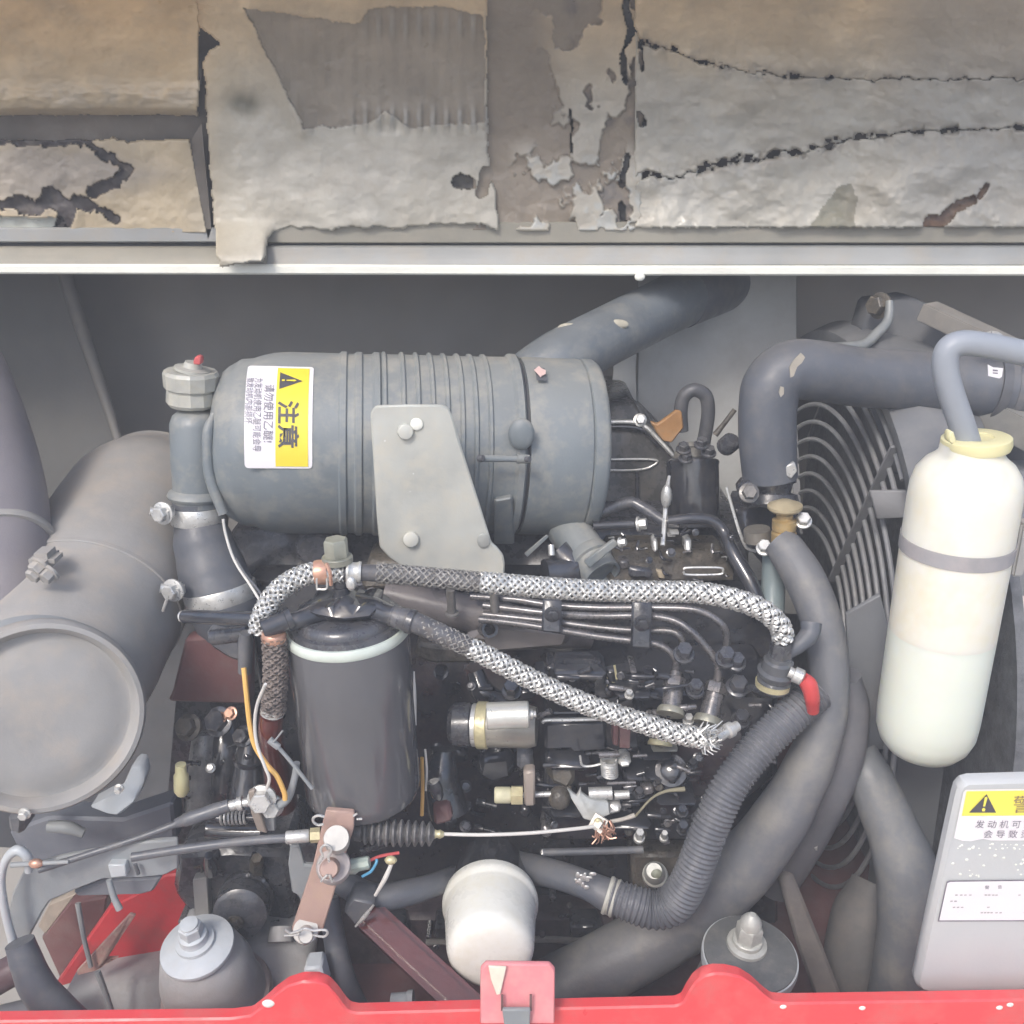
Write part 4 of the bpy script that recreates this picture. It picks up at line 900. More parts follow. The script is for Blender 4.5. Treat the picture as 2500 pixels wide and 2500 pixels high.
lh = G(); lh.tube([(48, 2300, .69), (66, 2352, .685), (92, 2410, .68), (140, 2470, .675), (210, 2540, .67)], [34, 38, 42, 46, 48], 24)
solo('heater_hose', lh, m_rubber, 'thick grey-black hose bending down out of the lower left corner', 'hose')
g = G(); g.tube([(-60, 2420, .76), (20, 2375, .76), (80, 2340, .77)], 38, 16); solo('frame_tube', g, M('dark_maroon_tube', (.12, .075, .085), .5, var=.2, scale=10, dust=(.2, .2, .22), damt=.5, bump=.1), 'dark maroon frame tube crossing behind the lower left hose', 'tube')
g = G(); g.tube([(-80, 2530, .74), (40, 2500, .74), (160, 2470, .75)], 52, 16); solo('frame_tube', g, M('dark_grey_tube', (.17, .175, .19), .5, var=.2, scale=10, dust=(.25, .22, .22), damt=.5, bump=.1), 'grey frame tube along the bottom left corner', 'tube')
# left engine mount
ml = thing('engine_mount', 'engine mount with a dished pale washer and bolt at the lower left', 'engine mount', (480, 2480, .70))
MC = P(482, 2312, .70); ax = Vector((-.06, -.22, 1)).normalized()
g = G(); g.lathe(MC, MC + ax, [(-.002, 0), (-.002, .0325), (0, .033), (.002, .0325), (.007, .020), (.008, .012), (.008, 0)], 56, 1); part('washer', g, m_washer, ml)
g = G(); g.lathe(MC + ax * .008, MC + ax * 1.008, [(0, 0), (0, .0175), (.003, .0172), (.004, .013), (.009, .012), (.009, 0)], 32, 1); part('lock_washer', g, m_washer, ml)
g = G(); g.hexbolt(MC + ax * .016, ax, .0105, .016, 1.2); g.lathe(MC + ax * .026, MC + ax * 1.026, [(0, 0), (0, .0085), (.008, .008), (.009, 0)], 18, 1); part('bolt', g, m_washer, ml)
g = G(); g.lathe(MC + ax * -.003, MC + ax * .997, [(0, 0), (0, .026), (-.012, .037), (-.035, .043), (-.06, .044), (-.075, .048), (-.09, .05), (-.09, 0)], 56, 1); part('rubber_block', g, m_mount, ml)
g = G(); g.lathe(MC + ax * -.074, MC + ax * .926, [(0, .043), (0, .0505), (-.006, .0525), (-.012, .051), (-.012, .043)], 56, 1); part('cup_rim', g, M('dusty_pink_rim', (.32, .25, .23), .6, bump=.15), ml)
# gear pump beside it
gp = thing('gear_pump', 'black gear pump body with a round boss below the control cables', 'pump', (590, 2290, .78))
g = G(); g.plate([(432, 2085, .80), (560, 2075, .80), (700, 2082, .80), (716, 2170, .80), (722, 2252, .80), (690, 2280, .80), (500, 2290, .80), (420, 2180, .80)], .10, bev=.006); part('body', g, m_black2, gp)
g = G(); g.lathe((606, 2180, .80), (584, 2236, .755), [(0, 0), (0, 66), (.3, 66), (.36, 60), (.5, 60), (.56, 66), (.95, 62), (1, 52), (1, 0)], 40); part('boss', g, m_black2, gp)
g = G(); g.hexbolt((576, 2250, .752), Vector((-.1, -1, -.1)), .006, .006); part('plug', g, m_dirt, gp)
g = G(); g.lathe((628, 2126, .80), (626, 2094, .785), [(0, 0), (0, 18), (.7, 17), (1, 13), (1, 0)], 6); part('bolt', g, m_dirt, gp)
g = G(); g.lathe((516, 2128, .79), (510, 2088, .775), [(0, 0), (0, 17), (.6, 17), (1, 10), (1, 0)], 18); part('stud', g, m_blackgl, gp)
g = G(); g.plate([(470, 2148, .79), (505, 2142, .79), (512, 2235, .79), (476, 2240, .79)], .012, bev=.001); part('strap', g, m_muff, gp)
g = G(); g.lathe((688, 2262, .775), (686, 2300, .765), [(0, 0), (0, 30), (1, 32), (1, 0)], 20); part('fitting', g, m_mount, gp)
g = G(); g.plate([(432, 2270, .77), (560, 2282, .77), (720, 2300, .77), (760, 2340, .76), (740, 2500, .72), (640, 2500, .72), (420, 2500, .72)], .05, bev=.006)
solo('mount_casting', g, m_mount, 'dusty grey mounting casting between left mount and brown lever', 'casting')

# ------------------------------------------------------------------ engine
en = thing('engine', 'oily black diesel engine filling the middle of the bay', 'engine', (1250, 2330, .95))
g = G(); g.plate([(600, 1420, .965), (1900, 1420, .965), (1900, 2260, .93), (700, 2260, .93)], .25, bev=.004); part('block', g, m_black, en)
g = G(); g.plate([(560, 1290, 1.03), (1830, 1290, 1.03), (1830, 1480, .99), (560, 1480, .99)], .25, bev=.006); part('cylinder_head', g, m_black2, en)
g = G(); g.plate([(700, 2235, .90), (1560, 2235, .90), (1640, 2340, .89), (1600, 2480, .88), (760, 2480, .88)], .20, bev=.006); part('sump', g, M('oily_maroon_sump', (.085, .062, .068), .35, var=.3, scale=25, dust=(.17, .13, .12), damt=.5, bump=.3, bscale=200), en)
g = G(); g.tube([(1040, 2300, .885), (1180, 2298, .885), (1330, 2293, .885), (1420, 2296, .885), (1540, 2284, .885)], 8, 8); part('sump_gasket', g, M('pale_sealant', (.36, .35, .32), .6, var=.2, scale=60, bump=.4), en)
for x0, x1 in ((1060, 1160), (1392, 1478), (1500, 1560), (700, 830), (900, 1000)):
    g = G(); g.plate([(x0, 2262, .88), (x1 - 14, 2260, .88), (x1, 2280, .88), (x1, 2292, .88), (x0, 2294, .88)], .03, bev=.003); part('sump_rail', g, m_black, en)
# manifold and heat shield behind the hoses
g = G(); g.tube([(940, 1450, .93), (1060, 1478, .925), (1200, 1508, .92), (1330, 1540, .92), (1440, 1560, .93)], [38, 44, 46, 40, 26], 24); part('intake_manifold', g, M('warm_satin_casting', (.155, .14, .14), .32, var=.18, scale=16, dust=(.26, .22, .2), damt=.4, bump=.15), en)
g = G(); g.plate([(1180, 1520, .90), (1400, 1540, .90), (1380, 1585, .90), (1200, 1600, .90), (1130, 1562, .90)], .02, bev=.006); part('heat_shield', g, M('pinkish_shield', (.30, .27, .26), .4, .2, var=.15, scale=16, bump=.1), en)  # pinkish reflection put into the plate's tan-grey colour
g = G(); g.lathe((1185, 1535, .905), (1196, 1537, .885), [(0, 0), (0, 20), (1, 20), (1, 14), (.2, 13), (.2, 0)], 20); part('port_boss', g, m_black2, en)
for x in (906, 1100, 1205):
    g = G(); g.lathe((x, 1440, .88), (x + 4, 1500, .885), [(0, 0), (0, 11), (.9, 11), (.92, 17), (1, 17), (1, 0)], 12); part('manifold_stud', g, M('dull_stud', (.22, .21, .2), .4, .3, var=.3, scale=60, bump=.2), en)
g = G(); g.plate([(900, 1360, .95), (1180, 1380, .95), (1200, 1440, .94), (880, 1440, .94)], .05, bev=.004); part('dirty_ledge', g, m_dirt, en)
g = G(); g.lathe((770, 1325, .98), (770, 1345, .96), [(0, 0), (0, 46), (.3, 48), (.5, 40), (.8, 44), (1, 38), (1, 0)], 36); part('oil_cap', g, m_black2, en)
g = G(); g.plate([(1020, 1570, .875), (1190, 1590, .875), (1160, 1622, .875), (1050, 1622, .875), (1010, 1605, .875)], .03, bev=.004); part('greasy_shelf', g, m_dirt, en)
# shaded right-hand top: rocker cover, canister, pipes
g = G(); g.plate([(1440, 986, 1.16), (1546, 984, 1.16), (1562, 1000, 1.16), (1568, 1030, 1.155), (1600, 1056, 1.15), (1652, 1108, 1.14), (1652, 1250, 1.12), (1440, 1250, 1.12)], .16, bev=.004); rc_ = part('rocker_cover', g, M('grey_black_cover', (.075, .074, .072), .25, var=.2, scale=16, dust=(.26, .24, .21), damt=.4, bump=.12), en)
g = G(); g.tube([(1436, 1032, 1.148), (1540, 1030, 1.147), (1572, 1040, 1.145), (1606, 1072, 1.14), (1652, 1122, 1.13)], 6, 8); part('cover_lip', g, m_silver, rc_)
g = G(); g.tube([(1440, 1042, 1.146), (1545, 1043, 1.145), (1580, 1058, 1.143), (1605, 1090, 1.14)], 4, 8); part('cover_lip', g, m_blackgl, rc_)
g = G(); g.tube([(1450, 1122, 1.136), (1595, 1122, 1.136), (1588, 1140, 1.134), (1545, 1148, 1.133), (1450, 1148, 1.133)], 3.2, 8); part('embossed_bead', g, m_silver, rc_)
g = G(); g.tube([(1556, 1152, 1.12), (1556, 1250, 1.11)], 5, 8); part('cover_rib', g, m_black2, rc_)
g = G(); g.hexbolt((1562, 1026, 1.146), Vector((0, -1, .5)), .006, .008); part('cover_bolt', g, m_silver, rc_)
g = G(); g.lathe((1694, 1290, 1.02), (1690, 1120, 1.05), [(0, 0), (0, 62), (.03, 64), (.90, 64), (.94, 66), (.97, 64), (1, 54), (1, 0)], 40); cn = part('breather_canister', g, m_blackgl, en)
g = G(); g.lathe((1690, 1116, 1.05), (1688, 1078, 1.055), [(0, 0), (0, 46), (.4, 42), (.6, 34), (.7, 38), (1, 30), (1, 0)], 28); part('canister_top', g, M('grimy_top', (.15, .145, .13), .35, var=.3, scale=50, dust=(.3, .28, .24), damt=.5, bump=.4), cn)
for x, y in ((1668, 1100), (1712, 1088), (1730, 1108), (1674, 1122)):
    g = G(); g.hexbolt((x, y, 1.02), Vector((0, -.4, 1)), .006, .009); part('canister_bolt', g, m_black2, cn)
g = G(); g.tube([(1664, 1052, 1.08), (1662, 1004, 1.08), (1670, 968, 1.08), (1695, 952, 1.08), (1722, 966, 1.08), (1729, 1000, 1.08), (1725, 1040, 1.08), (1716, 1090, 1.08)], 17, 16, 8); part('lifting_eye', g, M('dark_forged_steel', (.085, .088, .098), .4, var=.15, scale=30, dust=(.18, .17, .16), damt=.3, bump=.15), en)
g = G(); g.plate([(1600, 1052, 1.07), (1588, 1030, 1.07), (1606, 1036, 1.07), (1652, 1002, 1.07), (1664, 1004, 1.07), (1670, 1044, 1.07), (1640, 1082, 1.07), (1618, 1078, 1.07)], .008, bev=.0015); part('orange_tab', g, m_orange, en)
g = G(); g.tube([(1746, 1062, 1.04), (1768, 1034, 1.04), (1794, 1000, 1.04)], [8, 6, 6], 10); part('bleed_pipe', g, m_dirt, en)
g = G(); g.lathe((1772, 1090, 1.0), (1790, 1075, .985), [(0, 0), (0, 24), (.7, 24), (1, 16), (1, 0)], 16); part('sender', g, m_black2, en)
g = G(); g.tube([(1440, 1262, .97), (1530, 1228, .98), (1570, 1240, .975), (1620, 1272, .965), (1660, 1276, .96)], 15, 14); part('return_hose', g, m_black2, en)
g = G(); g.tube([(1630, 1272, .955), (1690, 1266, .955), (1740, 1272, .955), (1768, 1300, .95), (1790, 1350, .93), (1830, 1420, .91), (1850, 1470, .90)], [13, 14, 14, 15, 17, 20, 20], 16); part('return_hose', g, m_blackgl, en)
g = G(); g.tube([(1448, 1284, .965), (1548, 1280, .965)], [11, 11], 14); part('cross_pipe', g, m_blackgl, en)
g = G(); g.hexbolt((1556, 1280, .965), Vector((1, -.3, .2)), .006, .01); part('pipe_nut', g, m_silver, en)
g = G(); g.tube([(1634, 1162, .985), (1628, 1200, .975), (1624, 1250, .965), (1618, 1332, .945)], [4, 7, 6, 6], 8); part('dipstick', g, m_silver, en)
g = G(); g.ball((1627, 1212, .965), .006, 1, 1, 2.2, 10); part('dipstick_grip', g, m_silver, en)
g = G(); g.tube([(1774, 1190, .965), (1790, 1248, .955), (1806, 1300, .945), (1822, 1336, .94), (1846, 1346, .935)], 4, 8); part('wire_clip', g, m_silver, en)
for x, y, w_, h_ in ((1600, 1334, 12, 30), (1680, 1332, 17, 32), (1648, 1302, 22, 7), (1640, 1308, 20, 5)):
    g = G(); g.plate([(x - w_ / 2, y - h_ / 2, .95), (x + w_ / 2, y - h_ / 2, .95), (x + w_ / 2, y + h_ / 2, .945), (x - w_ / 2, y + h_ / 2, .945)], .02, bev=.002); part('rocker_stud', g, m_silver, en)
g = G(); g.plate([(1480, 1345, .96), (1770, 1345, .96), (1800, 1420, .93), (1480, 1424, .93)], .05, bev=.004); part('dirty_ledge', g, m_dirt, en)
g = G(); g.tube([(1668, 1390, .925), (1680, 1386, .925), (1755, 1386, .925), (1765, 1394, .925), (1755, 1402, .925), (1680, 1403, .925), (1668, 1396, .925)], 3, 6); part('embossed_bead', g, m_silver, en)
g = G(); g.plate([(1535, 1386, .925), (1594, 1394, .925), (1592, 1412, .925), (1535, 1410, .925)], .01, bev=.002); part('data_plate', g, m_black2, en)
g = G(); g.plate([(1602, 1392, .93), (1622, 1396, .93), (1624, 1414, .93), (1608, 1412, .93)], .006, bev=.001); part('paper_scrap', g, M('tan_scrap', (.42, .35, .25), .7, bump=.2), en)
g = G(); g.tube([(1360, 1345, .95), (1400, 1390, .94), (1330, 1400, .93)], [34, 40, 36], 16); part('elbow_casting', g, m_black, en)
g = G(); g.lathe((1345, 1330, .93), (1347, 1356, .925), [(0, 0), (0, 8), (1, 8), (1, 0)], 10); part('stud', g, m_silver, en)
# thermostat housing and brass drain at the right
th_ = thing('thermostat_housing', 'black thermostat housing with a brass cock under the elbow hose', 'housing', (1880, 1330, .93))
g = G(); g.lathe((1882, 1150, .965), (1878, 1236, .955), [(0, 0), (0, 60), (.3, 62), (.34, 54), (.6, 50), (.64, 66), (.9, 70), (1, 60), (1, 0)], 32); part('neck', g, m_black2, th_)
g = G(); g.plate([(1806, 1186, .93), (1850, 1178, .93), (1850, 1222, .93), (1812, 1226, .93)], .03, bev=.006); part('ear', g, m_black2, th_)
g = G(); g.hexbolt((1828, 1204, .925), Vector((-.1, -1, .6)), .0075, .009); part('ear_bolt', g, M('dull_bolt', (.13, .125, .12), .35, .3, bump=.2), th_)
g = G(); g.plate([(1915, 1140, .93), (1940, 1128, .93), (1948, 1150, .93), (1932, 1170, .93), (1915, 1160, .93)], .008, bev=.001); part('clamp_ear', g, m_silver, th_)
g = G(); g.plate([(1800, 1240, .98), (1950, 1225, .98), (1960, 1330, .95), (1880, 1400, .94), (1820, 1330, .95)], .06, bev=.006); part('body', g, m_black, th_)
g = G(); g.lathe((1850, 1318, .925), (1848, 1292, .925), [(0, 0), (0, 34), (1, 32), (1, 0)], 20); part('sender', g, M('grey_sender', (.24, .22, .19), .4, .3, bump=.2), th_)
bc = part('cock_body', G().lathe((1912, 1336, .905), (1916, 1254, .905), [(0, 0), (0, 26), (.1, 30), (.45, 30), (.5, 24), (.55, 29), (.82, 29), (.86, 20), (1, 20), (1, 0)], 24), m_brass, th_)
g = G(); g.lathe((1916, 1254, .905), (1917, 1222, .905), [(0, 0), (0, 18), (.25, 36), (.45, 42), (.65, 42), (.75, 34), (1, 16), (1, 0)], 32); part('cock_knob', g, M('pale_brass', (.50, .42, .27), .4, .3, var=.15, scale=40, bump=.15), bc)
for x, y, r in ((1866, 1340, .0066), (1961, 1274, .0066)):
    g = G(); g.hexbolt((x, y, .905), Vector((-.2, -.7, .8)), r, r * 1.5, 1.25); part('bolt', g, m_silver, th_)
g = G(); g.plate([(1884, 1344, .90), (1920, 1326, .90), (1950, 1320, .90), (1944, 1332, .90), (1915, 1342, .90), (1896, 1362, .90)], .006, bev=.001); part('clip_plate', g, m_grey, th_)
g = G(); g.tube([(1888, 1352, .92), (1888, 1420, .915), (1884, 1492, .90)], [26, 29, 30], 20)
solo('bypass_hose', g, M('teal_grey_rubber', (.20, .25, .26), .45, var=.1, scale=20, dust=(.3, .32, .3), damt=.3, bump=.1), 'short teal-grey bypass hose under the brass cock', 'hose')
# injection pipes with clamps and nuts
ip = [('injection_pipe', [(1150, 1456, .90), (1260, 1464, .89), (1350, 1478, .88), (1460, 1484, .87), (1560, 1484, .86), (1674, 1486, .85), (1724, 1498, .845), (1764, 1526, .84), (1774, 1560, .84), (1772, 1592, .84)], 'topmost thin steel injection pipe bending down at its right end'),
      ('injection_pipe', [(1180, 1478, .89), (1350, 1498, .875), (1460, 1504, .86), (1560, 1504, .85), (1636, 1512, .84), (1684, 1538, .83), (1718, 1572, .825), (1748, 1612, .82), (1753, 1640, .82), (1752, 1672, .82)], 'second injection pipe, bending down furthest of those under the topmost'),
      ('injection_pipe', [(1180, 1500, .885), (1350, 1518, .87), (1460, 1532, .86), (1560, 1540, .85), (1630, 1540, .845), (1660, 1552, .84), (1669, 1580, .84), (1669, 1600, .84)], 'third injection pipe down, short bend into a round fitting'),
      ('injection_pipe', [(1170, 1512, .88), (1260, 1522, .87), (1350, 1536, .86), (1460, 1554, .85), (1560, 1566, .84), (1612, 1576, .835), (1644, 1600, .83), (1651, 1628, .83), (1649, 1662, .83)], 'lowest injection pipe, bending down into a hexagon nut')]
m_pipe = M('oily_steel_pipe', (.20, .195, .20), .25, .45, var=.25, scale=50, dust=(.24, .2, .18), damt=.4, bump=.15, coat=.3)
for nme, pt, lb_ in ip:
    g = G(); g.tube(pt, 9, 12); solo(nme, g, m_pipe, lb_, 'pipe', 'injection pipes')
for xs, y0, y1, lb_ in (((1326, 1372), 1462, 1548, 'left pipe clamp holding the injection pipes together'), ((1544, 1592), 1468, 1586, 'right pipe clamp holding the injection pipes together')):
    Yc = .835 if xs[0] > 1400 else .855
    t = thing('pipe_clamp', lb_, 'clamp', (xs[0], y1, Yc), 'pipe clamps')
    g = G(); g.plate([(xs[0], y0, Yc), (xs[1], y0 + 4, Yc), (xs[1] - 2, y1, Yc - .012), (xs[0] - 4, y1 - 4, Yc - .012)], .008, bev=.002); part('plate', g, m_black2, t)
    g = G(); g.hexbolt(((xs[0] + xs[1]) / 2, (y0 + y1) / 2 - 6, Yc - .008), -YA, .006, .006); part('bolt', g, m_black2, t)
# ------------------------------------------------------------------ injection pump
pu = thing('injection_pump', 'oily black fuel injection pump with delivery nuts, levers and springs', 'injection pump', (1480, 2060, .82))
g = G(); g.plate([(1340, 1720, .86), (1500, 1690, .86), (1900, 1680, .86), (1900, 1900, .85), (1700, 2060, .84), (1320, 2060, .84)], .10, bev=.006); part('body', g, m_black, pu)
g = G(); g.plate([(1330, 1766, .825), (1478, 1760, .825), (1484, 1834, .82), (1398, 1840, .82), (1390, 1830, .82), (1330, 1834, .82)], .05, bev=.005); part('governor_cover', g, m_blackgl, pu)
g = G(); g.tube([(1324, 1764, .822), (1334, 1758, .822), (1400, 1757, .822), (1474, 1755, .822)], 5, 8); part('cover_edge', g, m_silver, pu)
g = G(); g.tube([(1350, 1735, .835), (1362, 1740, .835), (1480, 1737, .835)], 4, 8); part('cover_edge', g, m_blackgl, pu)
g = G(); g.plate([(1440, 1640, .85), (1540, 1622, .85), (1560, 1700, .845), (1440, 1720, .845)], .05, bev=.005); part('feed_block', g, m_black, pu)
g = G(); g.tube([(1500, 1624, .84), (1506, 1660, .835), (1510, 1702, .83)], 3, 6); part('bright_edge', g, m_yzinc, pu)
for x0, y0, x1, y1, r, rr in ((1649, 1655, 1636, 1745, 25, 30), (1751, 1668, 1726, 1768, 25, 31)):
    g = G(); a, b = P(x0, y0, .825), P(x1, y1, .80); ax_ = (b - a)
    sc = S(y0, .825); n_ = ax_.length
    g.lathe(a - ax_ * .16, a + ax_ * .84, [(0, 0), (0, 14 * sc), (.16, 14 * sc), (.16, 0)], 16, 1); 
    g.lathe(a, b, [(0, 0), (0, r * 1.05), (.05, r * 1.15), (.26, r * 1.15), (.28, 0)], 6, sc)
    g.lathe(a, b, [(.27, 0), (.27, r * .95), (.85, r * .95), (.85, 0)], 20, sc); dn_ = part('delivery_nut', g, m_pipe, pu)
    g = G(); g.lathe(a, b, [(.82, 0), (.82, rr * 1.0), (.90, rr * 1.12), (1.0, rr * 1.12), (1.02, 0)], 28, sc); part('delivery_seat', g, M('dull_brassy_steel', (.40, .39, .32), .35, .4, var=.2, scale=60, bump=.2), dn_)
for x, y, r, h_, mt in ((1669, 1592, 22, .014, m_black2), (1771, 1602, 22, .014, m_black2), (1696, 1680, 19, .016, m_black2), (1797, 1612, 20, .012, m_black2), (1800, 1672, 24, .014, m_black2), (1808, 1752, 20, .014, m_black2), (1680, 1752, 12, .010, m_silver), (1250, 1682, 22, .016, m_black), (1690, 1860, 12, .01, m_black), (1566, 1660, 12, .01, m_black), (1536, 1690, 10, .008, m_silver), (1770, 1870, 12, .012, m_black), (1640, 1900, 14, .01, m_black), (1605, 1905, 10, .009, m_black), (1560, 2040, 12, .02, m_silver), (1620, 2040, 9, .018, m_silver), (1665, 2020, 14, .018, m_black), (1700, 1990, 12, .012, m_black), (1665, 1975, 13, .01, m_black), (1560, 1930, 13, .01, m_black)):
    sc = S(y, .82); g = G(); g.hexbolt((x, y + 8, .81 if x > 1300 else .84), Vector((-.05, -.55, .85)), r * sc * .9, h_, 1.3); part('nut', g, mt, pu)
g = G(); g.plate([(1770, 1690, .81), (1800, 1655, .81), (1835, 1690, .81), (1870, 1680, .81), (1905, 1690, .81), (1900, 1708, .80), (1868, 1706, .80), (1836, 1692, .80), (1820, 1702, .80), (1790, 1706, .80)], .012, bev=.002); part('flange', g, m_black2, pu)
g = G(); g.plate([(1590, 1822, .80), (1654, 1824, .80), (1658, 1838, .795), (1592, 1838, .795)], .03, bev=.002); part('step_plate', g, M('greasy_plate', (.22, .22, .2), .35, .2, bump=.2), pu)
g = G(); g.lathe((1612, 1806, .795), (1611, 1820, .792), [(0, 0), (0, 26), (.5, 30), (1, 30), (1, 20), (1, 0)], 28); part('washer', g, m_yzinc, pu)
g = G(); g.plate([(1513, 1766, .79), (1540, 1764, .79), (1538, 1828, .785), (1512, 1826, .785)], .004, bev=.0006); part('red_tag', g, m_maroon, pu)
g = G(); g.plate([(1498, 1762, .795), (1512, 1762, .795), (1510, 1822, .79), (1496, 1820, .79)], .02, bev=.001); part('bright_edge', g, m_maroon, pu)
g = G(); g.plate([(1508, 1854, .80), (1540, 1852, .80), (1544, 1874, .795), (1512, 1878, .795)], .02, bev=.003); part('cam_block', g, m_silver, pu)
pts = []
for k in range(121):
    t = k / 120; q = t * 2 * math.pi * 8; c = P(1486 + 3 * t, 1855 + 36 * t, .80)
    pts.append(c + Vector((math.cos(q), math.sin(q), 0)) * .0072)
g = G(); g.tubeV(pts, .0013, 6); sp_ = part('return_spring', g, m_silver, pu)
g = G(); g.tube([(1416, 1845, .80), (1422, 1868, .80), (1445, 1870, .80), (1478, 1862, .80)], 3, 6); part('spring_arm', g, m_silver, sp_)
for x0, x1, y, r in ((1437, 1494, 1938, 16), (1500, 1536, 1941, 11), (1462, 1512, 1843, 8), (1482, 1552, 1912, 4), (1545, 1580, 1846, 4)):
    g = G(); g.lathe((x0, y, .80), (x1, y - 2, .80), [(0, 0), (0, r), (1, r), (1, 0)], 14); part('pin', g, m_silver if r > 8 else m_pipe, pu)
g = G(); g.plate([(1385, 1926, .79), (1394, 1950, .79), (1424, 2000, .785), (1445, 2006, .785), (1490, 1990, .785), (1486, 1960, .79), (1440, 1952, .79), (1420, 1938, .79), (1418, 1925, .79), (1408, 1946, .79)], .005, bev=.001); th2 = part('throttle_lever', g, M('weathered_zinc', (.52, .53, .51), .4, .3, var=.2, scale=50, bump=.25), pu)
g = G(); g.lathe((1462, 2008, .783), (1459, 2012, .765), [(0, 0), (0, 25), (.55, 25), (.55, 14), (1, 12), (1, 0)], 4, ph=.2); part('cable_stop', g, M('chalky_zinc', (.66, .62, .56), .45, .2, var=.15, scale=60, bump=.2), th2)
g = G(); g.ball((1460, 2006, .768), .004, 1, .6, 1, 10); part('stop_screw', g, m_yzinc, th2)
g = G(); rnd = random.Random(9)
for k in range(26):
    a = P(1452 + rnd.uniform(0, 40), 2012 + rnd.uniform(-10, 22), .772 + rnd.uniform(-.006, .006)); b = P(1445 + rnd.uniform(0, 62), 2036 + rnd.uniform(0, 26), .772 + rnd.uniform(-.008, .006)); m_ = a.lerp(b, .5) + Vector((rnd.uniform(-.006, .006), rnd.uniform(-.004, .004), rnd.uniform(-.006, .006)))
    g.tubeV(spline([a, m_, b], [.0006] * 3, 4)[0], .0007, 4)
part('copper_strands', g, m_copper, th2, kind='stuff')
g = G(); g.tube([(1490, 2006, .778), (1520, 2000, .778), (1550, 1990, .778)], [5, 5, 6], 8); part('lever_pin', g, M('aged_pin', (.50, .46, .40), .4, .3, bump=.2), th2)
g = G(); g.tube([(1552, 1992, .775), (1590, 1950, .775), (1625, 1932, .775), (1672, 1926, .775)], [3, 3, 4, 6], 8); part('link_wire', g, M('olive_wire', (.24, .22, .15), .5, bump=.1), pu)
# idle screw with yellow cap
isx = part('idle_screw', G().lathe((1207, 1941, .80), (1248, 1941, .80), [(0, 0), (0, 17), (.08, 20), (.9, 20), (1, 17), (1, 0)], 20), M('pale_yellow_cap', (.70, .67, .46), .4, var=.12, scale=60, bump=.15, dust=(.5, .46, .34), damt=.3), pu)
g = G(); g.lathe((1248, 1941, .80), (1276, 1941, .80), [(0, 0), (0, 24), (1, 24), (1, 0)], 6, ph=.5); part('lock_nut', g, m_yzinc, isx)
g = G(); g.lathe((1276, 1941, .80), (1362, 1938, .80), [(0, 0), (0, 7), (1, 7), (1, 0)], 10); part('screw', g, m_silver, isx)
g = G(); g.plate([(1278, 1886, .79), (1306, 1882, .79), (1307, 1970, .785), (1280, 1970, .785)], .014, bev=.002); part('screw_bracket', g, M('brownish_bracket', (.34, .29, .25), .45, .1, var=.15, scale=40, bump=.2), pu)
g = G(); g.ball((1366, 1948, .80), .011, 1, 1, 1.1, 12); part('stop_boss', g, m_dirt, pu)
g = G(); g.plate([(1330, 1865, .82), (1395, 1850, .82), (1410, 1900, .81), (1390, 1935, .81), (1340, 1915, .81)], .03, bev=.006); part('governor_arm', g, m_dirt, pu)
# stop solenoid
ss = thing('stop_solenoid', 'silver and yellow stop solenoid lying left of the injection pump', 'solenoid', (1210, 1830, .80))
g = G(); g.lathe((1098, 1768, .83), (1310, 1774, .82), [(0, 0), (0, 40), (.06, 52), (.25, 54), (.26, 50), (.32, 50), (.34, 0)], 32); part('end_cup', g, m_black2, ss)
g = G(); g.lathe((1098, 1768, .83), (1310, 1774, .82), [(.27, 0), (.27, 52), (.33, 52), (.33, 0)], 32); part('ring', g, m_silver, ss)
g = G(); g.lathe((1098, 1768, .83), (1310, 1774, .82), [(.32, 0), (.32, 55), (.33, 57), (.44, 57), (.45, 55), (.45, 0)], 32); part('yellow_band', g, m_yzinc, ss)
g = G(); g.lathe((1098, 1768, .83), (1310, 1774, .82), [(.44, 0), (.44, 53), (.9, 52), (1, 46), (1, 0)], 32); part('barrel', g, M('tan_grey_steel', (.33, .31, .27), .35, .3, var=.15, scale=40, bump=.1), ss)
g = G(); g.lathe((1188, 1748, .775), (1292, 1744, .775), [(0, 0), (0, 30), (.03, 33), (.97, 33), (1, 30), (1, 0)], 32); part('plunger_case', g, m_alu, ss)
g = G(); g.lathe((1292, 1744, .775), (1309, 1743, .775), [(0, 0), (0, 13), (.5, 13), (.6, 9), (1, 8), (1, 0)], 14); part('plunger_tip', g, m_silver, ss)
# banjo fitting right of the pump
bj = thing('banjo_fitting', 'black banjo fitting with a red boot where the upper braided hose ends', 'fitting', (1895, 1690, .78))
g = G(); g.lathe((1886, 1682, .79), (1904, 1600, .785), [(0, 0), (0, 34), (.1, 42), (.3, 42), (.34, 36), (.48, 46), (.56, 46), (.62, 38), (.85, 36), (.9, 30), (1, 28), (1, 0)], 28); part('body', g, M('gloss_grey_black', (.10, .105, .115), .16, var=.2, scale=40, coat=.4, bump=.1), bj)
g = G(); g.lathe((1904, 1602, .785), (1908, 1568, .784), [(0, 0), (0, 27), (.8, 26), (1, 22), (1, 0)], 6); part('bolt_head', g, m_black2, bj)
g = G(); g.lathe((1888, 1664, .788), (1886, 1676, .788), [(0, 0), (0, 43), (1, 42), (1, 0)], 28); part('copper_washer', g, m_yzinc, bj)
g = G(); g.tube([(1922, 1596, .79), (1950, 1574, .79), (1976, 1548, .795), (1980, 1520, .80)], [16, 20, 24, 26], 16); part('rubber_elbow', g, m_rubber, bj)
g = G(); g.lathe((1926, 1640, .775), (1962, 1656, .77), [(0, 0), (0, 14), (.3, 14), (.35, 20), (.9, 20), (1, 15), (1, 0)], 14); part('nut', g, m_silver, bj)
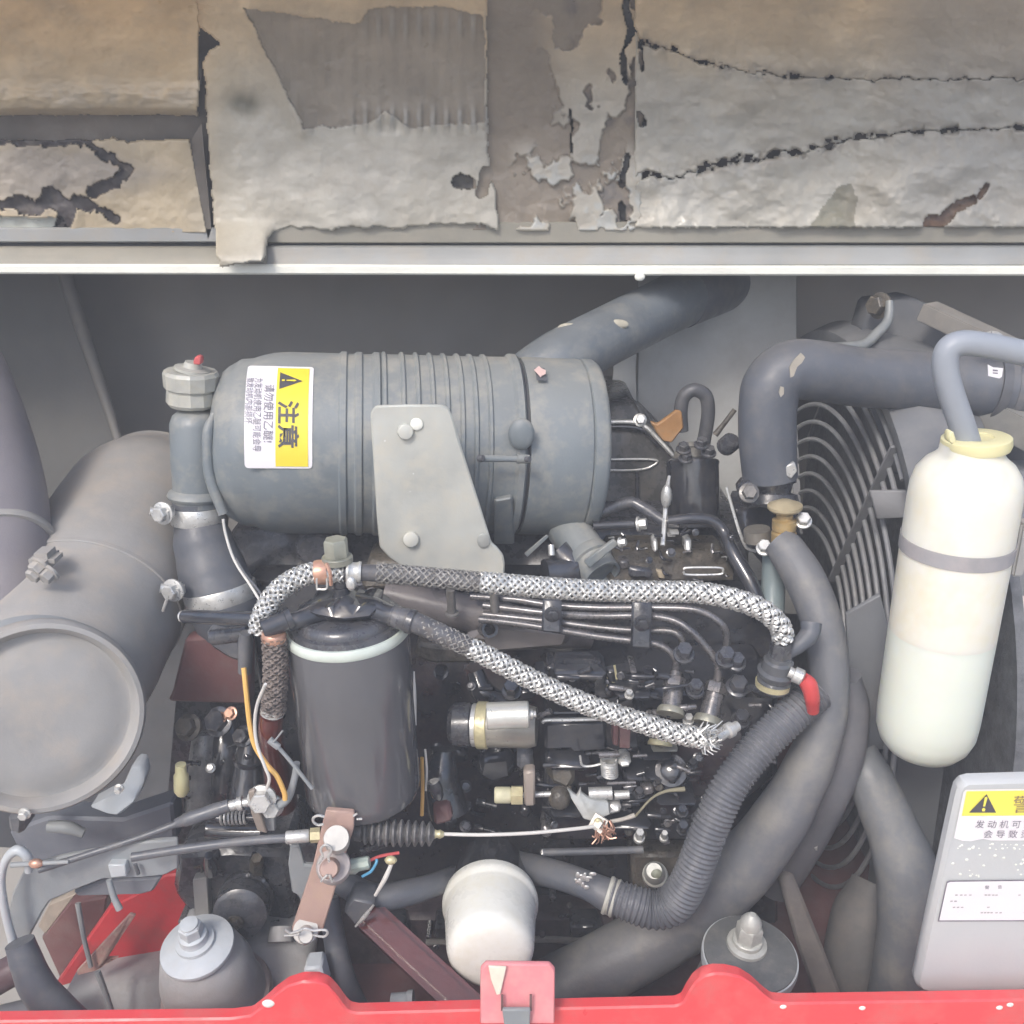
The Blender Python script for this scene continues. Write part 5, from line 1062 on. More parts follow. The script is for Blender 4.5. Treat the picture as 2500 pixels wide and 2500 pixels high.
g = G(); g.tube([(1958, 1655, .77), (1974, 1672, .77), (1982, 1700, .77), (1985, 1735, .775)], [17, 21, 19, 15], 16); part('red_boot', g, M('red_rubber_boot', (.58, .07, .07), .35, bump=.03), bj)
# ------------------------------------------------------------------ corrugated conduit, outlet hose
cc = thing('corrugated_conduit', 'black corrugated conduit curving down from the pump to the lower hose', 'conduit', (1700, 2200, .75))
rib = lambda L, r: r * (1 + .055 * math.sin(L * 2 * math.pi / .0046))
g = G(); g.tube([(1996, 1690, .80), (1930, 1748, .785), (1852, 1826, .77), (1784, 1915, .755), (1740, 2005, .745), (1708, 2090, .738), (1680, 2158, .735), (1646, 2206, .735), (1596, 2220, .738), (1540, 2205, .742), (1492, 2188, .748)], [42, 43, 44, 44, 44, 44, 45, 46, 46, 44, 42], 32, 90, rmod=rib); part('sleeve', g, M('conduit_plastic', (.125, .13, .145), .22, var=.1, scale=14, dust=(.3, .29, .28), damt=.2, top=.1, bump=.03), cc)
g = G(); g.lathe((1506, 2194, .747), (1480, 2184, .75), [(0, 38), (0, 45), (.15, 47), (.3, 44), (.6, 44), (.75, 47), (1, 45), (1, 38)], 32); part('end_ring', g, M('dull_cream_ring', (.42, .41, .36), .5, bump=.15), cc)
g = G(); g.tube([(1490, 2188, .749), (1430, 2160, .76), (1360, 2136, .78), (1290, 2120, .81), (1240, 2110, .84)], [40, 34, 34, 36, 36], 24); solo('drain_hose', g, m_rubber, 'smooth dark hose from the conduit end to behind the white oil filter', 'hose')
g = G()
for k in range(14):
    x, y = 1418 + random.uniform(-14, 30), 2150 + random.uniform(-18, 18); g.ball((x, y, .735), .0022, random.uniform(.6, 2), .5, random.uniform(.6, 1.8), 6)
solo('foil_scraps', g, m_silver, 'silvery foil scraps stuck on the dark drain hose', 'scraps', kind='stuff')
g = G(); g.tube([(1325, 2081, .80), (1440, 2078, .80), (1570, 2074, .80)], 9, 12); solo('push_rod', g, m_cable, 'straight grey-black rod lying above the white oil filter to its right', 'rod')
bb = G(); bb.lathe((1600, 2140, .80), (1597, 2126, .775), [(0, 0), (0, 30), (.1, 32), (.4, 30), (.45, 25), (.8, 24), (1, 18), (1, 0)], 24)
wp = thing('drain_plug', 'chalky white round plug on the lower engine side beside the conduit', 'plug', (1600, 2160, .80)); part('plug_body', bb, M('chalky_steel', (.52, .52, .48), .5, .2, var=.1, scale=50, bump=.2), wp)
g = G(); g.ball((1603, 2134, .772), .0055, 1, .5, 1, 12); part('plug_centre', g, M('olive_dirt', (.30, .31, .24), .6, bump=.2), wp)
g = G(); g.plate([(1540, 2085, .84), (1690, 2085, .84), (1690, 2215, .83), (1545, 2205, .83)], .05, bev=.004); part('pump_mount', g, m_dirt, en)

# ------------------------------------------------------------------ small oily fittings crowding the engine side
def fit(host, rnd, x, y, Y, s):
    k = rnd.random(); px = S(y, Y)
    mt = rnd.choices([m_black, m_blackgl, m_pipe, m_silver, m_dirt], [42, 34, 14, 3, 7])[0]
    if k < .30:
        g = G(); g.hexbolt((x, y, Y), Vector((rnd.uniform(-.3, .3), -1, rnd.uniform(.1, 1))), s * px * .55, s * px * .8, 1.35); part('bolt', g, mt, host)
    elif k < .55:
        a = P(x - s, y + rnd.uniform(-s, s) * .6, Y); b = P(x + s, y + rnd.uniform(-s, s) * .6, Y - .004); r = s * px * rnd.uniform(.25, .5)
        g = G(); g.lathe(a, b, [(0, 0), (0, r * .8), (.08, r), (.45, r), (.48, r * .72), (.75, r * .72), (.78, r * 1.05), (1, r * 1.05), (1, 0)], 14, 1); part('pin', g, mt, host)
    elif k < .80:
        w_, h_ = s * rnd.uniform(.6, 1.3), s * rnd.uniform(.35, .9); t = rnd.uniform(-.25, .25)
        pts = [(-w_, -h_), (w_ * .8, -h_ * rnd.uniform(.6, 1)), (w_, h_ * .2), (w_ * .7, h_), (-w_ * .9, h_)]
        g = G(); g.plate([(x + a * math.cos(t) - b * math.sin(t), y + a * math.sin(t) + b * math.cos(t), Y) for a, b in pts], .03, bev=.005); part('lug', g, mt, host)
    else:
        g = G(); q = rnd.uniform(0, 6.28); r = s * .28
        g.tube([(x - s * 1.6 * math.cos(q), y - s * 1.2 * math.sin(q), Y + .01), (x, y, Y - .008), (x + s * 1.6 * math.sin(q), y + s * 1.3 * math.cos(q), Y + .008)], r, 8, 6); part('pipe_bend', g, mt, host)
rnd = random.Random(21)
spots = []
def scatter(host, n, x0, x1, y0, y1, Y0, Y1, smin, smax, avoid=()):
    c = 0; t = 0
    while c < n and t < n * 40:
        t += 1; x = rnd.uniform(x0, x1); y = rnd.uniform(y0, y1); s = rnd.uniform(smin, smax)
        if any(a <= x <= b and c_ <= y <= d for a, b, c_, d in avoid): continue
        if any((x - u) ** 2 + (y - v) ** 2 < (.8 * (s + w2)) ** 2 for u, v, w2 in spots): continue
        spots.append((x, y, s)); fit(host, rnd, x, y, rnd.uniform(Y0, Y1), s); c += 1
scatter(pu, 46, 1500, 1720, 1620, 2060, .806, .826, 8, 20, [(1500, 1560, 1755, 1890), (1600, 1680, 1640, 1780), (1700, 1780, 1640, 1790)])
scatter(pu, 30, 1320, 1500, 1630, 2050, .812, .835, 8, 20, [(1325, 1485, 1750, 1840), (1380, 1500, 1915, 2050)])
scatter(pu, 10, 1780, 1900, 1700, 1860, .80, .82, 9, 17)
scatter(en, 26, 1060, 1330, 1640, 2060, .88, .905, 10, 26, [(1090, 1320, 1710, 1830), (1200, 1310, 1880, 1975)])
scatter(en, 22, 1480, 1790, 1290, 1420, .93, .95, 7, 17, [(1655, 1780, 1380, 1410)])
scatter(en, 14, 900, 1330, 1420, 1480, .93, .95, 9, 20)
scatter(en, 10, 1320, 1540, 2060, 2240, .87, .89, 9, 18)
scatter(sm, 14, 450, 700, 1730, 2020, .835, .85, 8, 17, [(600, 700, 1880, 2020)])
scatter(gp, 9, 440, 700, 2095, 2260, .785, .795, 7, 14, [(520, 660, 2150, 2300)])
scatter(en, 8, 1040, 1330, 2250, 2330, .872, .882, 7, 13)
for k in range(34):
    x = rnd.choice((rnd.uniform(1330, 1700), rnd.uniform(1500, 1700))); y = rnd.uniform(1640, 2050); w_ = rnd.uniform(10, 34); r = rnd.uniform(4, 9)
    if 1325 < x < 1490 and 1750 < y < 1840 or 1385 < x < 1500 and 1915 < y < 2050: continue
    g = G(); Yq = rnd.uniform(.80, .822); t = rnd.uniform(-5, 5)
    g.lathe((x - w_, y - t, Yq), (x + w_, y + t, Yq), [(0, 0), (0, r * .7), (.06, r), (.6, r), (.63, r * .75), (.94, r * .75), (1, r * .5), (1, 0)], 14); part('pin', g, m_blackgl if k % 5 else m_pipe, pu)
for x0, x1, y, h_ in ((1500, 1590, 1700, 12), (1560, 1660, 1790, 10), (1330, 1440, 1872, 16), (1520, 1640, 1900, 12), (1480, 1590, 2020, 14), (1340, 1420, 1990, 12), (1600, 1700, 1960, 10), (1350, 1480, 1650, 14), (1560, 1640, 1850, 10)):
    g = G(); g.plate([(x0, y - h_, .812), (x1, y - h_ - 2, .812), (x1 + 4, y + h_, .805), (x0 + 6, y + h_, .805)], .04, bev=.006); part('casting_ledge', g, m_blackgl, pu)
# round governor boss and larger castings that break up the pump side
g = G(); g.lathe((1640, 1884, .83), (1638, 1880, .805), [(0, 0), (0, 42), (.6, 42), (.75, 38), (.78, 26), (.95, 24), (1, 18), (1, 0)], 28); part('governor_boss', g, m_black, pu)
g = G(); g.lathe((1584, 1690, .83), (1582, 1634, .82), [(0, 0), (0, 16), (.15, 16), (.2, 11), (.35, 11), (.4, 16), (.6, 16), (.65, 11), (.8, 11), (.85, 15), (1, 13), (1, 0)], 14); part('priming_screw', g, m_blackgl, pu)
g = G(); g.plate([(1170, 1850, .88), (1250, 1842, .88), (1258, 1905, .875), (1200, 1920, .875), (1160, 1900, .875)], .05, bev=.007); part('side_casting', g, m_blackgl, en)
g = G(); g.plate([(1262, 1836, .87), (1300, 1834, .87), (1305, 1880, .865), (1262, 1884, .865)], .03, bev=.004); part('side_casting', g, M('worn_grey_casting', (.17, .175, .19), .25, var=.2, scale=40, bump=.2, coat=.3), en)
g = G(); g.tube([(1160, 1640, .90), (1180, 1690, .89), (1230, 1720, .885)], [22, 30, 26], 16); part('side_casting', g, m_black, en)
g = G(); g.plate([(1470, 1965, .80), (1512, 1958, .80), (1520, 1985, .795), (1478, 1996, .795)], .02, bev=.003); part('cam_block', g, m_silver, pu)

# ------------------------------------------------------------------ brown lever with cotter pins
bl = thing('control_lever', 'flat brown control lever with three pins and cotter pins', 'lever', (755, 2290, .70))
LY = .70
g = G(); g.plate([(796, 1978, LY + .012), (864, 1984, LY + .012), (863, 2024, LY + .008), (823, 2155, LY), (789, 2268, LY - .008), (775, 2284, LY - .008), (722, 2282, LY - .008), (711, 2270, LY - .008), (764, 2111, LY + .002), (789, 2002, LY + .011)], .006, bev=.001); part('blade', g, m_rust, bl)
m_pin = M('chalky_pin_steel', (.58, .56, .52), .45, .15, var=.08, scale=40, bump=.12)
g = G(); g.lathe((823, 2054, LY + .006), (821, 2046, LY - .012), [(0, 0), (0, 31), (.85, 31), (1, 29), (1, 0)], 36); part('pin_head', g, m_pin, bl)
g = G(); g.lathe((815, 2118, LY + .002), (814, 2112, LY - .004), [(0, 0), (0, 42), (.8, 42), (1, 39), (1, 0)], 32); part('washer', g, M('mauve_washer', (.40, .36, .35), .4, .2, bump=.1), bl)
g = G(); g.lathe((808, 2116, LY), (803, 2122, LY - .018), [(0, 0), (0, 24), (.9, 23), (1, 20), (1, 0)], 24); part('pin', g, m_rust, bl)
g = G(); g.lathe((746, 2276, LY - .004), (746, 2272, LY - .012), [(0, 0), (0, 30), (1, 30), (1, 0)], 28); part('washer', g, m_pin, bl)
g = G(); g.lathe((747, 2276, LY - .008), (747, 2286, LY - .03), [(0, 0), (0, 19), (.9, 18), (1, 15), (1, 0)], 20); part('pin', g, m_pin, bl)
def wire(name, pts, r=3.2): 
    g = G(); g.tube(pts, r, 8, 6); part(name, g, m_silver, bl)
q = LY - .022
wire('cotter_pin', [(778, 2108, q), (788, 2092, q), (783, 2076, q), (788, 2066, q), (797, 2063, q), (806, 2068, q), (808, 2078, q), (802, 2092, q), (803, 2104, q)])
wire('cotter_pin', [(800, 2136, q), (792, 2143, q), (784, 2152, q)], 3.4); wire('cotter_pin', [(804, 2136, q), (807, 2144, q), (811, 2153, q)], 3.4)
q = LY - .036
wire('cotter_pin', [(696, 2270, q), (710, 2278, q), (730, 2272, q), (747, 2267, q), (765, 2272, q), (785, 2270, q), (797, 2272, q), (799, 2280, q), (790, 2287, q), (770, 2284, q), (764, 2282, q)], 3)
wire('cotter_pin', [(694, 2284, q), (715, 2283, q), (732, 2280, q)], 3)
q = LY - .004
wire('cotter_pin', [(790, 2012, q), (776, 2014, q), (765, 2006, q), (766, 1996, q), (778, 1991, q), (792, 1994, q)], 3.4)
wire('cotter_pin', [(863, 1992, q), (872, 1986, q)], 3); wire('cotter_pin', [(871, 2000, q), (884, 1999, q)], 3)
g = G(); g.plate([(708, 2066, .735), (730, 2066, .735), (742, 2112, .735), (804, 2116, .735), (786, 2196, .735), (738, 2212, .735), (726, 2186, .735), (712, 2180, .735), (703, 2112, .735)], .006, bev=.0015); solo('lever_bracket', g, m_grey, 'bent grey bracket just left of the brown control lever', 'bracket')
g = G(); g.plate([(700, 2060, .78), (770, 2056, .78), (775, 2112, .78), (738, 2114, .78)], .02, bev=.002); solo('rubber_stop', g, m_black2, 'black rubber stop behind the brown lever', 'stop')
# bellows, throttle cable
tc_ = thing('throttle_cable', 'throttle cable with a ribbed black bellows running right from the lever', 'cable', (1050, 2060, .73))
pf = [(0, 0), (0, 20), (.08, 22)]
n_ = 10
for k in range(n_):
    t0 = .10 + k * .088; rr = 33 - 8 * abs(k - 4.5) / 9
    pf += [(t0, rr - 11), (t0 + .030, rr), (t0 + .050, rr), (t0 + .080, rr - 11)]
pf += [(.99, 12), (1, 12), (1, 0)]
g = G(); g.lathe((866, 2032, .735), (1062, 2036, .735), pf, 28); part('bellows', g, M('worn_bellows_rubber', (.11, .108, .11), .4, var=.25, scale=60, dust=(.34, .32, .3), damt=.4, bump=.2), tc_)
g = G(); g.lathe((1060, 2036, .735), (1084, 2037, .735), [(0, 0), (0, 12), (.3, 9), (.6, 11), (1, 6), (1, 0)], 12); part('end_cap', g, m_yzinc, tc_)
g = G(); g.tube([(1076, 2036, .735), (1180, 2038, .738), (1290, 2034, .745), (1390, 2025, .755), (1450, 2018, .765)], 4.6, 10); part('inner_wire', g, m_wwire, tc_)
# plug, wires, zip tie below the bellows
g = G(); g.lathe((850, 2118, .72), (900, 2108, .72), [(0, 0), (0, 16), (.3, 19), (.5, 14), (1, 14), (1, 0)], 14); g2 = G(); 
pl = thing('wire_plug', 'pale green wire plug right of the brown lever', 'plug', (880, 2130, .72)); part('shell', g, m_plug, pl)
g = G(); g.lathe((858, 2112, .715), (902, 2104, .715), [(0, 0), (0, 15), (.9, 15), (1, 12), (1, 0)], 8); part('latch', g, m_plug, pl)
g = G(); g.tube([(900, 2102, .72), (930, 2090, .722), (975, 2082, .725)], 4, 8); solo('red_wire', g, m_rwire, 'dark red wire leaving the pale green plug', 'wire')
g = G(); g.tube([(884, 2140, .71), (905, 2128, .71), (918, 2108, .712), (920, 2098, .715)], 3.6, 8); solo('blue_wire', g, m_bwire, 'short blue wire curling beside the pale green plug', 'wire')
g = G(); g.tube([(956, 2108, .70), (940, 2145, .698), (916, 2186, .70)], [5, 6, 4], 8); ct = thing('cable_tie', 'white cable tie with yellow head standing off the dark hose', 'cable tie', (930, 2186, .70)); part('tail', g, m_wwire, ct)
g = G(); g.ball((954, 2100, .70), .004, 1.4, 1, 1, 8); part('tie_head', g, m_yzinc, ct)
g = G(); g.tube([(886, 2078, .76), (915, 2065, .755), (945, 2052, .75)], 11, 12, 24, rmod=lambda L, r: r * (1 + .12 * math.sin(L * 2 * math.pi / .003))); solo('ribbed_sleeve', g, m_black2, 'small ribbed black sleeve under the bellows', 'sleeve')
g = G(); g.tube([(815, 2140, .76), (860, 2168, .75), (915, 2190, .745), (985, 2182, .75), (1060, 2160, .77), (1110, 2140, .80)], [30, 31, 33, 32, 28, 26], 20); solo('coolant_pipe', g, m_rubber, 'sagging dark hose between the brown lever and the white oil filter', 'hose')
g = G(); g.plate([(838, 2226, .72), (862, 2194, .72), (914, 2206, .72), (912, 2214, .72), (868, 2262, .72)], .025, bev=.004); ck = thing('pipe_saddle', 'dark clamp saddle at the top of the glossy oxblood tube', 'clamp', (870, 2262, .72)); part('saddle', g, m_cable, ck)
g = G(); g.tube([(912, 2210, .712), (890, 2238, .712), (868, 2262, .712)], [3, 6, 3], 8); part('bright_edge', g, m_silver, ck)
sq = G(); A = P(890, 2226, .735); B = P(1205, 2520, .655); dx = (B - A).normalized(); up_ = Vector((0, -.6, .8))
sq.bar(A, B, .028, .028, .006, up=Vector((.55, -.75, .35))); solo('support_tube', sq, m_redgl, 'glossy oxblood square tube slanting down to the red sill', 'tube')
g = G(); g.tube([(804, 2190, .745), (812, 2260, .735), (826, 2340, .72), (850, 2420, .71), (905, 2530, .70)], [24, 26, 28, 30, 32], 20); solo('breather_hose', g, m_rubber, 'grey rubber hose dropping from the brown lever to the sill', 'hose')
g = G(); g.plate([(742, 2364, .69), (784, 2360, .69), (800, 2420, .685), (740, 2420, .685)], .02, bev=.002); solo('stop_post', g, m_washer, 'short pale post behind the left red hump', 'post')
g = G(); g.lathe((956, 2448, .68), (1010, 2444, .68), [(0, 0), (0, 22), (.7, 22), (.75, 26), (1, 26), (1, 0)], 16); solo('pipe_stub', g, m_grey, 'short grey pipe stub just above the red sill left of the oil filter', 'pipe')
# wiring and small brackets right of the filter can
g = G(); g.tube([(1038, 1830, .79), (1042, 1880, .79), (1040, 1930, .79)], [3, 3, 3], 6); solo('filter_wire', g, m_wwire, 'thin white wire hanging at the right side of the fuel filter', 'wire')
g = G(); g.tube([(1030, 1850, .80), (1032, 1920, .80), (1030, 1990, .80)], [5, 5, 5], 6); solo('filter_wire', g, m_owire, 'brown-orange wire hanging at the right side of the fuel filter', 'wire')
g = G(); g.lathe((1058, 1908, .785), (1072, 1950, .785), [(0, 0), (0, 14), (.3, 17), (.8, 15), (1, 10), (1, 0)], 12); solo('bullet_connector', g, m_blackgl, 'black bullet connector hanging right of the fuel filter', 'connector')
g = G(); g.tube([(1082, 1830, .86), (1078, 1900, .85), (1096, 1985, .84)], [30, 44, 50], 20); solo('relief_valve_housing', g, m_black, 'glossy black rounded housing right of the fuel filter bottom', 'housing')
g = G(); g.plate([(1056, 1968, .82), (1096, 1962, .82), (1106, 2006, .81), (1060, 2020, .81)], .02, bev=.003); solo('maroon_pad', g, m_maroon, 'small maroon pad left of the lower pump side', 'pad')
# ------------------------------------------------------------------ right side: fan guard, shroud, radiator
XF = .39; YC = 1.164; ZC = CAM.z - .601
fgd = thing('fan_guard', 'wire fan guard of concentric rings seen edge-on at the right', 'fan guard', (2050, 1900, 1.05))
def ringpt(R_, a, x): return Vector((x, YC - R_ * math.cos(a), ZC + R_ * math.sin(a)))
m_gw = M('grey_guard_wire', (.25, .255, .27), .45, var=.12, scale=30, dust=(.31, .30, .28), damt=.3, bump=.08)
for k in range(11):
    R_ = .150 + k * .0225
    a0 = -88 if R_ < .316 else 52
    pts = [ringpt(R_, math.radians(a0 + (180 - a0) * i / 60), XF) for i in range(61)]
    g = G(); g.tubeV(pts, .0029, 8); part('ring', g, m_gw, fgd)
for a in (57, 120):
    g = G(); g.bar(ringpt(.14, math.radians(a), XF - .004), ringpt(.385, math.radians(a), XF - .004), .003, .007, up=XA); part('spoke', g, m_gw, fgd)
m_shr = M('shroud_plastic', (.165, .17, .18), .5, var=.14, scale=9, dust=(.27, .26, .25), damt=.4, bump=.14)
sh = thing('fan_shroud', 'dark round fan shroud behind the wire guard', 'shroud', (2100, 2000, 1.0))
vs = []; fs = []; prof = [(XF - .005, .388), (XF + .0, .380), (XF + .075, .380), (XF + .085, .40), (XF + .02, .412), (XF - .005, .400)]
for i in range(49):
    a = math.radians(42 + 150 * i / 48)
    for x_, r_ in prof: vs.append(ringpt(r_, a, x_))
for i in range(48):
    for k in range(6): fs.append((i * 6 + k, i * 6 + (k + 1) % 6, (i + 1) * 6 + (k + 1) % 6, (i + 1) * 6 + k))
fs += [tuple(range(6)), tuple(48 * 6 + k for k in range(6))[::-1]]
g = G(); g.add(vs, fs); part('rim', g, m_shr, sh)
g = G(); g.lathe(Vector((XF + .08, YC, ZC)), Vector((XF + .09, YC, ZC)), [(0, 0), (0, .385), (1, .385), (1, 0)], 64, 1); part('core_face', g, M('radiator_core', (.14, .145, .155), .5, var=.3, scale=60, bump=.5, bscale=300), sh)
rf = thing('radiator', 'dark grey radiator frame filling the right side behind the reservoir', 'radiator', (2350, 2000, .95))
# side plate facing the viewer, set behind the bottle
g = G(); g.plate([(2275, 1150, .93), (2700, 1150, .93), (2700, 2250, .90), (2140, 2250, .90), (2200, 1700, .915)], .04, bev=.004); part('side_plate', g, M('radiator_side_paint', (.23, .245, .265), .5, var=.12, scale=5, dust=(.28, .27, .26), damt=.35, bump=.08), rf)
g = G(); g.plate([(2090, 868, 1.12), (2128, 738, 1.16), (2232, 724, 1.16), (2300, 760, 1.14), (2560, 880, 1.05), (2560, 1160, 1.0), (2180, 1160, 1.05)], .05, bev=.004); part('top_tank', g, M('tank_paint', (.115, .12, .13), .45, var=.15, scale=7, dust=(.2, .19, .18), damt=.35, bump=.1), rf)
g = G(); g.bar((2262, 758, 1.10), (2640, 936, .97), .03, .02); part('frame_rail', g, M('dusty_rail', (.24, .225, .205), .55, var=.2, scale=14, dust=(.33, .29, .25), damt=.5, bump=.15), rf)
g = G(); g.bar((2385, 985, .99), (2640, 1120, .90), .03, .03); part('frame_rail', g, M('dusty_rail_lower', (.235, .23, .215), .55, var=.2, scale=14, dust=(.33, .31, .27), damt=.5, bump=.15), rf)
g = G(); g.tube([(2172, 736, 1.11), (2168, 782, 1.10), (2140, 815, 1.09), (2106, 842, 1.08), (2040, 850, 1.07)], [10, 12, 13, 13, 14], 10); part('stay', g, M('grey_stay', (.22, .235, .24), .4, .1, var=.12, scale=20, dust=(.38, .36, .32), damt=.3, bump=.1), rf)
g = G(); g.hexbolt((2150, 746, 1.12), Vector((-1, -.6, .1)), .011, .014); part('stay_bolt', g, m_dirt, rf)
g = G(); g.plate([(2126, 1200, .95), (2250, 1198, .93), (2250, 1262, .93), (2142, 1268, .95)], .006, bev=.001); part('guard_bracket', g, M('guard_bracket_paint', (.29, .29, .30), .5, var=.1, scale=20, bump=.1), rf)
g = G(); g.plate([(2066, 1500, .885), (2150, 1452, .885), (2178, 1560, .885), (2158, 1830, .885), (2090, 1830, .885), (2074, 1650, .885)], .006, bev=.001); part('cover_plate', g, M('cover_paint', (.21, .22, .24), .5, var=.12, scale=9, dust=(.28, .27, .26), damt=.35, bump=.1), rf)
g = G(); g.plate([(2475, 1450, .86), (2560, 1470, .86), (2556, 1610, .855), (2473, 1585, .855)], .001, bev=0); part('notice_label', g, M('pink_notice', (.74, .62, .58), .5, var=.05, scale=20, bump=0), rf, 'pale pink notice label')
# upper radiator hose
rh = thing('radiator_hose', 'thick black upper radiator hose elbow running to the right', 'hose', (1880, 1170, .95))
g = G(); g.tube([(1880, 1168, .955), (1874, 1080, .957), (1874, 1000, .96), (1886, 940, .965), (1930, 905, .97), (1995, 905, .975), (2090, 920, .985), (2210, 928, .99), (2330, 936, .99), (2460, 950, .98), (2560, 965, .97)], [66, 69, 70, 72, 74, 73, 72, 73, 74, 76, 76], 48, 10); part('hose_body', g, m_rubber, rh)
m_mud = M('tan_mud', (.36, .33, .28), .8, var=.2, scale=50, bump=.3)
for poly in ([(1956, 862), (1966, 872), (1958, 886), (1946, 896), (1938, 918), (1930, 922), (1928, 896), (1938, 880)], [(1906, 944), (1914, 946), (1914, 962), (1906, 970), (1902, 958)]):
    g = G(); g.plate([(x, y, .9005 - .0004 * (y - 890) / 10) for x, y in poly], .002, bev=0); part('mud_fleck', g, m_mud, rh)
g = G(); g.lathe((2418, 946, .982), (2440, 949, .981), [(0, 74), (0, 80), (1, 80), (1, 74)], 40); part('band_clamp', g, m_dark, rh)
g = G(); g.lathe((2462, 951, .980), (2478, 953, .979), [(0, 74), (0, 79), (1, 79), (1, 74)], 40); part('band_clamp', g, m_cable, rh)
g = G(); g.ball((2422, 826, .95), .009, 1.2, .8, .8, 10); part('clamp_screw', g, m_silver, rh)
g = G(); g.plate([(2412, 890, .895), (2425, 897, .895), (2449, 899, .895), (2446, 920, .893), (2440, 924, .893), (2413, 918, .893)], .001, bev=0); stk = part('sticker', g, m_lwhite, rh)
for y in (902, 909, 917):
    g = G(); g.plate([(2424, y, .8935), (2436, y + 1, .8935), (2436, y + 4, .8935), (2424, y + 3, .8935)], .0003, bev=0); part('sticker_print', g, m_lgrey, stk)
# lower hoses
g = G(); g.tube([(1900, 1322, .90), (1925, 1350, .89), (1965, 1415, .87), (2000, 1500, .85), (2020, 1590, .835), (2024, 1690, .82), (2004, 1790, .81), (1960, 1900, .80), (1890, 2020, .795), (1790, 2140, .795), (1660, 2250, .795), (1510, 2340, .79), (1380, 2405, .785), (1290, 2455, .785)], [40, 46, 50, 50, 48, 48, 52, 60, 70, 78, 82, 82, 80, 80], 40, 10)
solo('coolant_hose', g, m_rubberd, 'broad dust-streaked hose sweeping from the brass cock down to bottom centre', 'hose')
g = G(); g.tube([(2066, 1650, .85), (2078, 1740, .85), (2056, 1850, .845), (2010, 1955, .845), (1950, 2060, .86), (1890, 2150, .88)], [36, 44, 50, 54, 56, 56], 36, 10)
solo('radiator_outlet_hose', g, M('mauve_grey_rubber', (.16, .163, .182), .42, var=.12, scale=10, dust=(.27, .25, .25), damt=.35, bump=.08), 'mauve-grey hose tucked along the right of the broad dust-streaked hose', 'hose')
g = G(); g.hexbolt((1985, 2052, .84), Vector((.6, -1, -.2)), .006, .009); solo('hose_bolt', g, m_silver, 'lone bright bolt at the right edge of the mauve-grey hose', 'bolt')
g = G(); g.tube([(2090, 1840, .87), (2128, 1910, .85), (2172, 2010, .83), (2212, 2120, .81), (2228, 2240, .795), (2222, 2350, .785), (2196, 2500, .78)], [50, 56, 62, 74, 82, 84, 84], 36, 10)
solo('charge_hose', g, M('dusty_grey_hose', (.20, .21, .225), .5, var=.14, scale=10, dust=(.38, .35, .3), damt=.45, bump=.12), 'dusty grey hose left of the light grey labelled box', 'hose')
g = G(); g.tube([(2140, 2160, .90), (2108, 2250, .88), (2098, 2350, .865), (2100, 2500, .85)], [60, 78, 84, 86], 32)
solo('return_hose', g, M('dull_brown_grey_hose', (.15, .145, .145), .55, var=.15, scale=10, dust=(.24, .21, .19), damt=.5, bump=.12), 'dull hose end behind the dusty grey hose, right of the gusset', 'hose')
g = G(); g.plate([(1900, 2140, .84), (1935, 2130, .84), (1975, 2230, .83), (2020, 2340, .815), (2062, 2450, .80), (2000, 2460, .80), (1950, 2320, .82)], .02, bev=.003)
solo('gusset_plate', g, M('dusty_gusset', (.17, .155, .15), .55, var=.15, scale=14, dust=(.26, .23, .2), damt=.5, bump=.15), 'slanting dusty gusset plate right of the right engine mount', 'plate')
# right engine mount
mr = thing('engine_mount', 'engine mount with a wide bright-rimmed disc and chalky bolt at the lower right', 'engine mount', (1830, 2420, .72))
MC = P(1832, 2326, .72); ax = Vector((.03, -.12, 1)).normalized()
g = G(); g.lathe(MC, MC + ax, [(-.012, 0), (-.012, .042), (-.008, .0435), (0, .0425), (.001, .040), (.001, 0)], 56, 1); part('disc', g, M('dusty_disc', (.14, .143, .143), .5, .1, var=.1, scale=30, dust=(.30, .28, .25), damt=.4, bump=.12), mr)
g = G(); g.lathe(MC, MC + ax, [(-.014, .040), (-.014, .0440), (-.008, .0448), (-.002, .0442), (-.002, .040)], 56, 1); part('bright_rim', g, m_washer, mr)
c_ = MC + ax * .001 + Vector((-.002, .008, 0))
g = G(); g.lathe(c_, c_ + ax, [(0, 0), (0, .019), (.004, .0185), (.006, .014), (.006, 0)], 28, 1); g.hexbolt(c_ + ax * .005, ax, .0125, .022, 1.15); g.lathe(c_ + ax * .022, c_ + ax * 1.022, [(0, 0), (0, .0105), (.010, .010), (.016, .006), (.019, .003), (.019, 0)], 14, 1); part('bolt', g, M('chalky_bolt', (.52, .52, .48), .45, .2, var=.15, scale=60, bump=.25), mr)
g = G(); g.lathe(MC - ax * .009, MC + ax * .991, [(0, 0), (0, .035), (-.02, .042), (-.06, .05), (-.10, .056), (-.10, 0)], 48, 1); part('rubber_block', g, M('brownish_mount', (.19, .17, .165), .55, var=.15, scale=16, dust=(.28, .24, .21), damt=.45, bump=.2), mr)
